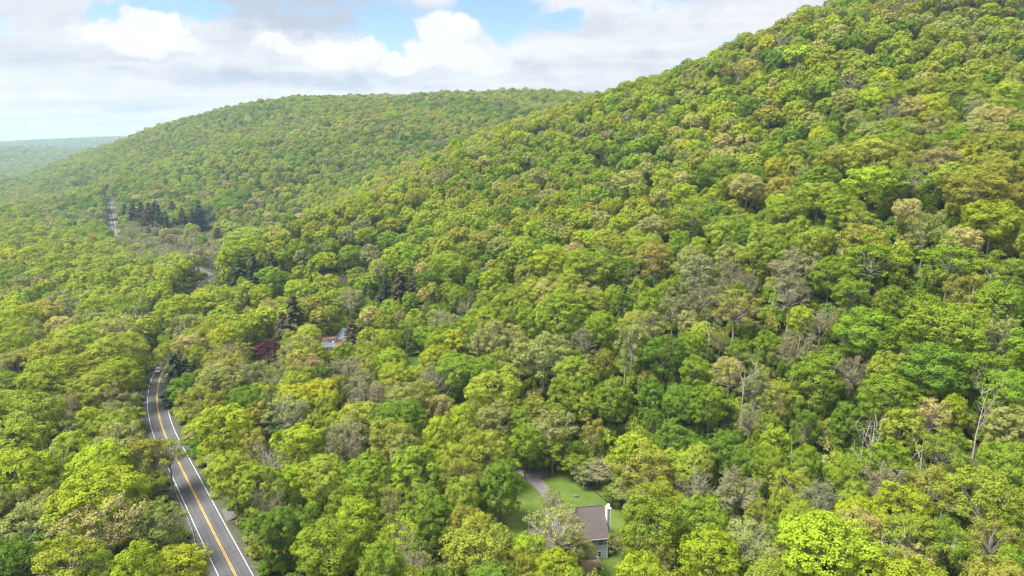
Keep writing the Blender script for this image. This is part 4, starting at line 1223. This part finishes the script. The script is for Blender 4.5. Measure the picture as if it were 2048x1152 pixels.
def hexgrid(x0, x1, y0, y1, s, jit=0.34):
    X, Y = np.meshgrid(np.arange(x0, x1, s), np.arange(y0, y1, s * 0.866))
    X = X + (np.arange(X.shape[0])[:, None] % 2) * s * 0.5
    X = X + rng.uniform(-jit, jit, X.shape) * s; Y = Y + rng.uniform(-jit, jit, Y.shape) * s
    return X.ravel(), Y.ravel()
def in_view(x, y, z, m=1.12):
    px, py, dep = project(np.stack([x, y, z + 12], 1))
    return (dep > 40) & (np.abs(px - 1024) < 1024 * m + 3000 / np.maximum(dep, 40) * 8) & (py > -260) & (py < 1152 + 26 * FPX / np.maximum(dep, 40))
def unhidden(x, y, z, slack=14.0):
    """line of sight over the bare ground (with slack so nothing is missing a few steps aside)"""
    ok = np.ones(len(x), bool)
    for f in np.concatenate([np.linspace(0.15, 0.9, 22), [0.93, 0.96, 0.98]]):
        qx, qy = x * f, y * f; qz = CAM_H + (z + 16 + slack - CAM_H) * f
        ok &= qz > G_interp(qx, qy) + 6
    return ok
def G_interp(x, y):
    i = np.clip(np.searchsorted(gx, x) - 1, 0, nx - 2); j = np.clip(np.searchsorted(gy, y) - 1, 0, ny - 2)
    fx = np.clip((x - gx[i]) / (gx[i + 1] - gx[i]), 0, 1); fy = np.clip((y - gy[j]) / (gy[j + 1] - gy[j]), 0, 1)
    return (GZ[j, i] * (1 - fx) + GZ[j, i + 1] * fx) * (1 - fy) + (GZ[j + 1, i] * (1 - fx) + GZ[j + 1, i + 1] * fx) * fy

def pick_colour(x, y, z):
    """stand composition: yellow-green valley wood, darker foot of slope, oak with olive and tan leaf higher up"""
    px, py, dep = project(np.stack([x, y, z + 12], 1))
    n = len(x)
    patchy = np.sin(x / 47 + 0.7) * np.cos(y / 39) + 0.7 * np.sin(x / 23 - y / 31)
    u = rng.uniform(size=n)
    names = ['lime', 'yellow', 'ygreen', 'green', 'deep', 'sage', 'grey', 'olive', 'tan', 'gold', 'bronze', 'brown']
    left = np.array([.22, .03, .34, .15, .05, .10, .03, .04, .025, .01, .005, .005])
    foot = np.array([.09, .01, .14, .34, .31, .05, .03, .05, .01, .005, .005, .015])
    slope = np.array([.09, .02, .30, .22, .06, .09, .03, .12, .04, .015, .005, .01])
    farh = np.array([.07, .00, .34, .22, .08, .13, .04, .08, .03, .01, .00, .00])
    wl = smooth01((520 - px) / 300); wf = smooth01((dep - 600) / 350)
    wfoot = smooth01((px - 900) / 300) * smooth01((py - 560) / 260) * (1 - wf)
    Wt = slope[None] * np.ones((n, 1))
    Wt = Wt * (1 - wfoot[:, None]) + foot[None] * wfoot[:, None]
    Wt = Wt * (1 - wl[:, None]) + left[None] * wl[:, None]
    Wt = Wt * (1 - wf[:, None]) + farh[None] * wf[:, None]
    scrub = ((px > 225) & (px < 450) & (py > 452) & (py < 530) & (dep > 430)).astype(float)      # thin grey scrub on the wet valley floor
    Wt[:, 6] += 0.55 * scrub; Wt[:, 11] += 0.55 * scrub; Wt[:, 5] += 0.25 * scrub
    hollow = smooth01((py - 325) / 40) * smooth01((470 - py) / 40) * smooth01((px - 80) / 80) * smooth01((620 - px) / 120) * wf   # darker trees low on the far hill
    Wt[:, 3] += 0.25 * hollow; Wt[:, 4] += 0.45 * hollow; Wt[:, 6] += 0.08 * hollow
    for j in range(len(names)):                # colours drift in patches, as species do
        a1, a2, a3 = j * 1.7, j * 2.9, j * 4.1
        f = np.sin(x / (52 + 6 * j) + a1) * np.cos(y / (61 - 2 * j) + a2) + 0.8 * np.sin((x + y) / (27 + 2 * j) + a3)
        Wt[:, j] *= np.exp(1.1 * f)
    Wt[:, 3] *= np.clip(1 + 0.9 * patchy, 0.2, 3); Wt[:, 7] *= np.clip(1 - 0.8 * patchy, 0.2, 3); Wt[:, 8] *= np.clip(1 - 0.9 * patchy, 0.1, 3)
    Wt /= Wt.sum(1, keepdims=True)
    k = (np.cumsum(Wt, 1) < u[:, None]).sum(1).clip(0, len(names) - 1)
    return [names[i] for i in k]
def pick_kind(cols):
    o = []
    for c in cols:
        u = rng.uniform()
        if c == 'brown': o.append('bare' if u < .5 else 'sparse')
        elif c in ('grey', 'bronze'): o.append('airy' if u < .65 else 'sparse')
        elif c == 'sage': o.append('airy' if u < .6 else 'round')
        elif c in ('tan', 'gold', 'olive'): o.append('spread' if u < .62 else 'airy')
        elif c == 'deep': o.append('round' if u < .6 else 'tall')
        else: o.append('round' if u < .45 else 'spread' if u < .72 else 'tall' if u < .84 else 'airy')
    return o

# where the conifers stand
def px_rows(txt): return [p.split() for p in txt.replace('\n', ';').split(';') if len(p.split()) >= 4]
cf = px_rows(CONIF)
cpx = np.array([float(r[0]) for r in cf]); cpy = np.array([float(r[1]) for r in cf]); cph = np.array([float(r[2]) for r in cf])
chh = np.full(len(cf), 8.0)
for _ in range(4):
    Pc, tcn = ray_hits(cpx, cpy, chh); hgt_c = cph * tcn / FPX * 1.02; chh = hgt_c * 0.5
zc_ = height(Pc[:, 0], Pc[:, 1])
# near fill (between the trees read off the photograph)
def gather(x0, x1, y0, y1, step, dlo, dhi, ymask=None):
    x, y = hexgrid(x0, x1, y0, y1, step)
    if ymask is not None: k = ymask(x, y); x, y = x[k], y[k]
    k = np.abs(x) < y * 0.86 + 60; x, y = x[k], y[k]
    z = G_interp(x, y)
    k = in_view(x, y, z); x, y, z = x[k], y[k], z[k]
    k = unhidden(x, y, z); x, y, z = x[k], y[k], z[k]
    d = dlo + (dhi - dlo) * rng.beta(1.3, 1.6, len(x))
    h = np.clip(10.5 + 0.62 * d + rng.normal(size=len(x)) * 1.6, 8, 24)
    k = ~off_limits(x, y, d * 0.33); x, y, z, d, h = x[k], y[k], z[k], d[k], h[k]
    k = ~blocks(x, y, z, d, h); return x[k], y[k], z[k], d[k], h[k]
HT = np.array([[t[0], t[1], t[3]] for t in trees] + [[Pc[i, 0], Pc[i, 1], hgt_c[i] * 0.55] for i in range(len(cf))])
rad2 = lambda x, y: np.hypot(x, y)
x, y, z, d, h = gather(-420, 420, 40, 460, 9.0, 7.5, 16.0, lambda x, y: rad2(x, y) < 440)
dd = np.sqrt((x[:, None] - HT[None, :, 0]) ** 2 + (y[:, None] - HT[None, :, 1]) ** 2)
k = (dd > 0.36 * (d[:, None] + HT[None, :, 2])).all(1)
x, y, z, d, h = x[k], y[k], z[k], d[k], h[k]
z = height(x, y)
cols = pick_colour(x, y, z); kinds = pick_kind(cols)
for i in range(len(x)): trees.append([x[i], y[i], z[i], d[i], h[i], cols[i], kinds[i]])

# which show largest in the picture
T_ = np.array([[t[0], t[1], t[2], t[3], t[4]] for t in trees])
tpx, tpy, tdep = project(T_[:, :3] + np.column_stack([0 * T_[:, 0], 0 * T_[:, 0], T_[:, 4] * 0.68]))
size_px = T_[:, 3] / tdep * FPX
vis = (tpx > 5) & (tpx < 2043) & (tpy > 5) & (tpy < 1150)
isbare = np.array([t[6] == 'bare' for t in trees])
rank = np.where(vis, size_px, -1.0); rank[:hand_n] *= 1.25
rank[isbare] = -2
order = np.argsort(-rank)
single = set(order[:300].tolist())
bare_single = {i for i in range(len(trees)) if isbare[i] and vis[i] and size_px[i] > 26}
KIND_WORD = {'round': 'round-crowned', 'spread': 'broad', 'tall': 'tall', 'airy': 'loose-leaved', 'sparse': 'thin-leaved', 'bare': 'almost leafless'}
ORD = ['first', 'second', 'third', 'fourth', 'fifth', 'sixth', 'seventh', 'eighth', 'ninth', 'tenth', 'eleventh', 'twelfth', 'thirteenth', 'fourteenth', 'fifteenth', 'sixteenth', 'seventeenth', 'eighteenth', 'nineteenth', 'twentieth',
       'twenty-first', 'twenty-second', 'twenty-third', 'twenty-fourth', 'twenty-fifth', 'twenty-sixth']
def place_word(px, py):
    rx = np.interp(py, [430, 460, 520, 570, 700, 740, 800, 870, 980, 1152], [228, 232, 405, 430, 346, 325, 314, 330, 385, 472])
    if px < rx: return ('left of the road, foreground' if py > 930 else 'left of the bend' if py > 740 else 'left of the road, beyond the bend')
    if px < 900: return ('right of the road, foreground' if py > 930 else 'beside the bend' if py > 760 else 'around the slate-roofed house' if py > 590 else 'on the distant spur')
    if px < 1260: return ('around the lawn' if py > 900 else 'behind the lawn' if py > 740 else 'low on the middle slope' if py > 590 else 'high on the middle slope')
    return ('at the right-hand foot of slope' if py > 980 else 'on the lower right slope' if py > 800 else 'on the mid right slope' if py > 620 else 'on the upper right slope' if py > 380 else 'near the right crest')
def ordinal(i, n):
    if n == 1: return ''
    return ', ' + (ORD[i] + ' from left' if i < len(ORD) else 'number %d from left' % (i + 1))
def label_all(items):
    """items: (index, px, py, base words); returns a label for each that names one tree only"""
    groups = {}
    for it in items: groups.setdefault((it[3], place_word(it[1], it[2])), []).append(it)
    o = {}
    for (w, pl), l in groups.items():
        l.sort(key=lambda q: q[1])
        for i, it in enumerate(l): o[it[0]] = w + ' ' + pl + ordinal(i, len(l))
    return o

vcount = {}
def variant(kind):
    n = len(proto[kind]); vcount[kind] = vcount.get(kind, -1) + 1
    return (vcount[kind] * 7 + rng.integers(0, n)) % n
def tint_of(c, j=0.07):
    t = np.array(TINT[c]) * (1 + rng.normal() * j)
    t *= 1 + rng.normal(size=3) * 0.035
    return tuple(np.clip(t, 0.004, 0.6)) + (1.0,)
def single_tree(name, t, label, group, cat='tree'):
    kind = t[6]; v = variant(kind)
    tm, cm = MESH[kind, v]
    if kind == 'sparse' and t[5] in ('tan', 'sage'): tm = MESH_PALE[v]
    e = empty(name, (t[0], t[1], t[2]), rng.uniform(0, 6.28))
    sx = t[3] / (2 * R0); e.scale = (sx, sx * rng.uniform(0.9, 1.1), t[4] / H0)
    tag(e, label, cat, group)
    obj('trunk', tm, e)
    c = obj('crown', cm, e); c.color = tint_of(t[5])
    return e
labels = label_all([(i, tpx[i], tpy[i], WORD[trees[i][5]] + ' ' + KIND_WORD[trees[i][6]] + ' tree') for i in sorted(single | bare_single)])
for i in sorted(single):
    single_tree('broadleaf_tree', trees[i], labels[i], 'broadleaf trees of the valley wood')
for i in sorted(bare_single):
    single_tree('bare_tree', trees[i], labels[i], 'almost leafless trees in the wood')

# conifers and dead stems, each its own tree
clab = label_all([(i, cpx[i], cpy[i], WORD[cf[i][3]] + ' pointed conifer') for i in range(len(cf))])
for i, r in enumerate(cf):
    v = int(r[4]); e = empty('conifer_tree', (Pc[i, 0], Pc[i, 1], zc_[i]), rng.uniform(0, 6.28)); s = hgt_c[i] / H0
    w_ = 1.25 if tcn[i] < 600 else rng.uniform(0.95, 1.35); e.scale = (s * w_, s * w_, s * rng.uniform(0.85, 1.1)); tag(e, clab[i], 'tree', 'dark conifers among the broadleaf trees')
    obj('trunk', MESH['conifer', v][0], e); c = obj('crown', MESH['conifer', v][1], e); c.color = tint_of(r[3], 0.05)
sn = px_rows(SNAGS)
spx = np.array([float(r[0]) for r in sn]); spy = np.array([float(r[1]) for r in sn]); sph = np.array([float(r[2]) for r in sn])
# the visible part is the upper two thirds of the stem
Ps, ts_ = ray_hits(spx, spy, np.full(len(sn), 13.0))
zs_ = height(Ps[:, 0], Ps[:, 1])
slab = label_all([(i, spx[i], spy[i], 'dead pale tree stem with broken limbs') for i in range(len(sn))])
for i, r in enumerate(sn):
    v = int(r[3]); hh = 13.0 + 0.5 * sph[i] * ts_[i] / FPX * 1.05
    e = empty('dead_tree', (Ps[i, 0], Ps[i, 1], zs_[i]), rng.uniform(0, 6.28)); s = hh / 14.0
    e.scale = (s * 0.9, s * 0.9, s); tag(e, slab[i], 'tree', 'dead standing stems in the wood')
    obj('trunk', MESH['snag', v][0], e); obj('limbs', MESH['snag', v][1], e)

# ================================================================== the rest of the wood: one mass of trees
protos_col = bpy.data.collections.new('forest_tree_kit')      # source shapes, not part of the scene itself
kit = []
def add_kit(tg, cg, bark, tag_):
    g = Geo()
    for V, Q, L in zip(cg.v, cg.q, cg.l): pass
    nv = 0
    g.v = list(cg.v) + list(tg.v); g.q = list(cg.q) + [q + cg.n for q in tg.q]; g.l = list(cg.l) + list(tg.l)
    g.m = [np.zeros(len(q), np.int32) for q in cg.q] + [np.ones(len(q), np.int32) for q in tg.q]; g.n = cg.n + tg.n
    me = g.mesh('kit_tree', [M['leaf_forest'], bark])
    o = bpy.data.objects.new('kit_%03d' % len(kit), me); protos_col.objects.link(o); kit.append(tag_)
KIT = {}
for kind in ('round', 'spread', 'tall', 'airy', 'sparse', 'bare'):
    for i, (a, b) in enumerate(proto[kind]):
        KIT.setdefault((kind, 0), []).append(len(kit)); add_kit(a, b, M['twig'] if kind in ('bare', 'sparse', 'airy') else M['bark'], kind)
# lighter versions for the distance
far_def = {'round': (40, 1.0, (0.26, 0.38), 2600, 0.30), 'spread': (34, 0.82, (0.27, 0.42), 2400, 0.30), 'tall': (40, 1.30, (0.25, 0.36), 2600, 0.30), 'airy': (40, 1.05, (0.22, 0.33), 2000, 0.27)}
for kind, (nl, sq, lb, lv, ls) in far_def.items():
    for i in range(4):
        a, b = broadleaf(900 + i + 10 * nl, nl, sq, lb, lv, ls, -0.3, limbs=5, volume=0.3 if kind == 'airy' else 0.0, lump=0.10)
        KIT.setdefault((kind, 1), []).append(len(kit)); add_kit(a, b, M['bark'], kind)
for i in range(2):
    a, b = bare_tree(950 + i, 1.0, 12, 5, 3, 420, 0.34, 1.5)
    KIT.setdefault(('bare', 1), []).append(len(kit)); add_kit(a, b, M['twig'], 'bare')
a, b = conifer(990, leaf=0.5); KIT[('conifer', 1)] = [len(kit)]; add_kit(a, b, M['bark'], 'conifer')
KIT[('sparse', 1)] = KIT[('bare', 1)] + KIT[('airy', 1)][:1]
shrub_ids = []
for i in range(3):
    g = shrub(970 + i)
    me = g.mesh('kit_shrub', [M['leaf_forest'], M['bark']])
    o = bpy.data.objects.new('kit_%03d' % len(kit), me); protos_col.objects.link(o); shrub_ids.append(len(kit)); kit.append('shrub')

def scatter_object(name, P, pid, tint, scl, rot, label, cat):
    me = bpy.data.meshes.new(name); n = len(P)
    me.vertices.add(n); me.vertices.foreach_set('co', np.asarray(P, np.float32).ravel())
    a = me.attributes.new('pid', 'INT', 'POINT'); a.data.foreach_set('value', np.asarray(pid, np.int32))
    a = me.attributes.new('tint', 'FLOAT_COLOR', 'POINT'); a.data.foreach_set('color', np.asarray(tint, np.float32).ravel())
    a = me.attributes.new('scl', 'FLOAT_VECTOR', 'POINT'); a.data.foreach_set('vector', np.asarray(scl, np.float32).ravel())
    a = me.attributes.new('rot', 'FLOAT_VECTOR', 'POINT'); a.data.foreach_set('vector', np.asarray(rot, np.float32).ravel())
    o = obj(name, me)
    ng = bpy.data.node_groups.new(name, 'GeometryNodeTree')
    ng.interface.new_socket('Geometry', in_out='INPUT', socket_type='NodeSocketGeometry')
    ng.interface.new_socket('Geometry', in_out='OUTPUT', socket_type='NodeSocketGeometry')
    N = ng.nodes; gi = N.new('NodeGroupInput'); go = N.new('NodeGroupOutput')
    ci = N.new('GeometryNodeCollectionInfo'); ci.inputs['Collection'].default_value = protos_col
    ci.inputs['Separate Children'].default_value = True; ci.inputs['Reset Children'].default_value = True
    ip = N.new('GeometryNodeInstanceOnPoints'); ip.inputs['Pick Instance'].default_value = True
    def attr(nm, ty):
        q = N.new('GeometryNodeInputNamedAttribute'); q.data_type = ty; q.inputs['Name'].default_value = nm
        return [s for s in q.outputs if s.enabled and s.name == 'Attribute'][0]
    L = ng.links
    L.new(gi.outputs[0], ip.inputs['Points']); L.new(ci.outputs[0], ip.inputs['Instance'])
    L.new(attr('pid', 'INT'), ip.inputs['Instance Index']); L.new(attr('scl', 'FLOAT_VECTOR'), ip.inputs['Scale'])
    L.new(attr('rot', 'FLOAT_VECTOR'), ip.inputs['Rotation']); L.new(ip.outputs[0], go.inputs[0])
    md = o.modifiers.new('scatter', 'NODES'); md.node_group = ng
    return tag(o, label, cat, kind='stuff')

FP, FI, FT, FS, FR = [], [], [], [], []
def put(x, y, z, d, h, c, kind, lod):
    ids = KIT[(kind, lod)]
    FP.append((x, y, z)); FI.append(ids[int(rng.integers(0, len(ids)))]); FT.append(tint_of(c, 0.09))
    s = d / (2 * R0); FS.append((s, s * rng.uniform(0.88, 1.12), h / H0)); FR.append((0, 0, rng.uniform(0, 6.28)))
for i, t in enumerate(trees):
    if i in single or i in bare_single: continue
    put(t[0], t[1], t[2], t[3], t[4], t[5], t[6], 0 if tdep[i] < 330 else 1)
def stand(x0, x1, y0, y1, r0, r1, step, dlo, dhi, grow=1.0):
    x, y, z, d, h = gather(x0, x1, y0, y1, step, dlo, dhi, lambda x, y: (rad2(x, y) >= r0) & (rad2(x, y) < r1))
    if r0 < 900:
        Hq = HT[HT[:, 1] > 330]
        if len(Hq):
            q = np.sqrt((x[:, None] - Hq[None, :, 0]) ** 2 + (y[:, None] - Hq[None, :, 1]) ** 2)
            k = (q > 0.34 * (d[:, None] + Hq[None, :, 2])).all(1); x, y, z, d, h = x[k], y[k], z[k], d[k], h[k]
    cs = pick_colour(x, y, z); ks = pick_kind(cs)
    for i in range(len(x)): put(x[i], y[i], z[i] - (0.0 if grow == 1 else 2.0), d[i] * grow, h[i] * (1 if grow == 1 else 1.15), cs[i], ks[i], 1)
    return len(x)
n1 = stand(-900, 700, 200, 900, 440, 900, 9.2, 7.5, 15.0)
n2 = stand(-1700, 1200, 500, 1900, 900, 1900, 10.0, 8.5, 15.0)
n3 = stand(-2800, 1200, 1000, 3300, 1900, 3300, 12.0, 11, 16)
n4 = stand(-4700, 1500, 1800, 6300, 3300, 6800, 19.0, 13, 19, 1.35)
forest = scatter_object('forest', FP, FI, FT, FS, FR, 'continuous spring woodland covering the valley and hills behind the nearer trees', 'forest')

# undergrowth that closes the gaps between the stems
sx, sy = hexgrid(-400, 430, 50, 540, 4.5)
k = (np.abs(sx) < sy * 0.84 + 40) & (rad2(sx, sy) < 560); sx, sy = sx[k], sy[k]
sz = G_interp(sx, sy); k = in_view(sx, sy, sz); sx, sy, sz = sx[k], sy[k], sz[k]
k = ~off_limits(sx, sy, 0.5); sx, sy, sz = sx[k], sy[k], sz[k]
sd = rng.uniform(4.0, 8.0, len(sx)); sh = rng.uniform(2.5, 8.5, len(sx)) ** 1.0
rdist, _ = road_near(sx, sy); sh = np.where(rdist < 12, np.minimum(sh, 3.2), sh)
k = ~blocks(sx, sy, sz, sd, sh); sx, sy, sz, sd, sh = sx[k], sy[k], sz[k], sd[k], sh[k]
names_u = ['green', 'deep', 'ygreen', 'olive', 'sage']; cu = rng.choice(len(names_u), len(sx), p=[.3, .27, .2, .13, .10])
undergrowth = scatter_object('undergrowth', np.column_stack([sx, sy, sz]), rng.choice(shrub_ids, len(sx)), [tint_of(names_u[i]) for i in cu],
                             np.column_stack([sd / 4.2, sd / 4.2, sh / 3.0]), np.column_stack([0 * sx, 0 * sx, rng.uniform(0, 6.28, len(sx))]), 'low green undergrowth between the tree stems', 'undergrowth')
print('TREES', len(trees), 'hand', hand_n, 'forest', len(FP), n1, n2, n3, n4, 'shrubs', len(sx), 'tri kit', sum(len(o.data.polygons) for o in protos_col.objects) * 2)

# ================================================================== air: thin haze over the whole valley
HAZE = 0.0001
zmin = float(GZ.min()) - 3.0; zmax = max(float(GZ.max()) + 40.0, CAM_H + 30)
hz = MB().box(gx[0] - 60, gx[-1] + 60, gy[0] - 60, gy[-1] + 60, zmin, zmax)
hm = bpy.data.materials.new('thin_air_haze'); hm.use_nodes = True
T = NT(hm.node_tree); T.nt.nodes.clear()
ho = T.n('ShaderNodeOutputMaterial'); pv = T.n('ShaderNodeVolumePrincipled')
pv.inputs['Color'].default_value = (0.56, 0.79, 1.0, 1)
pv.inputs['Density'].default_value = HAZE
pv.inputs['Anisotropy'].default_value = 0.2
T.link(pv.outputs[0], ho.inputs['Volume'])
haze = hz.build('haze', hm)
tag(haze, 'thin pale blue haze filling the valley air', 'haze', kind='stuff')
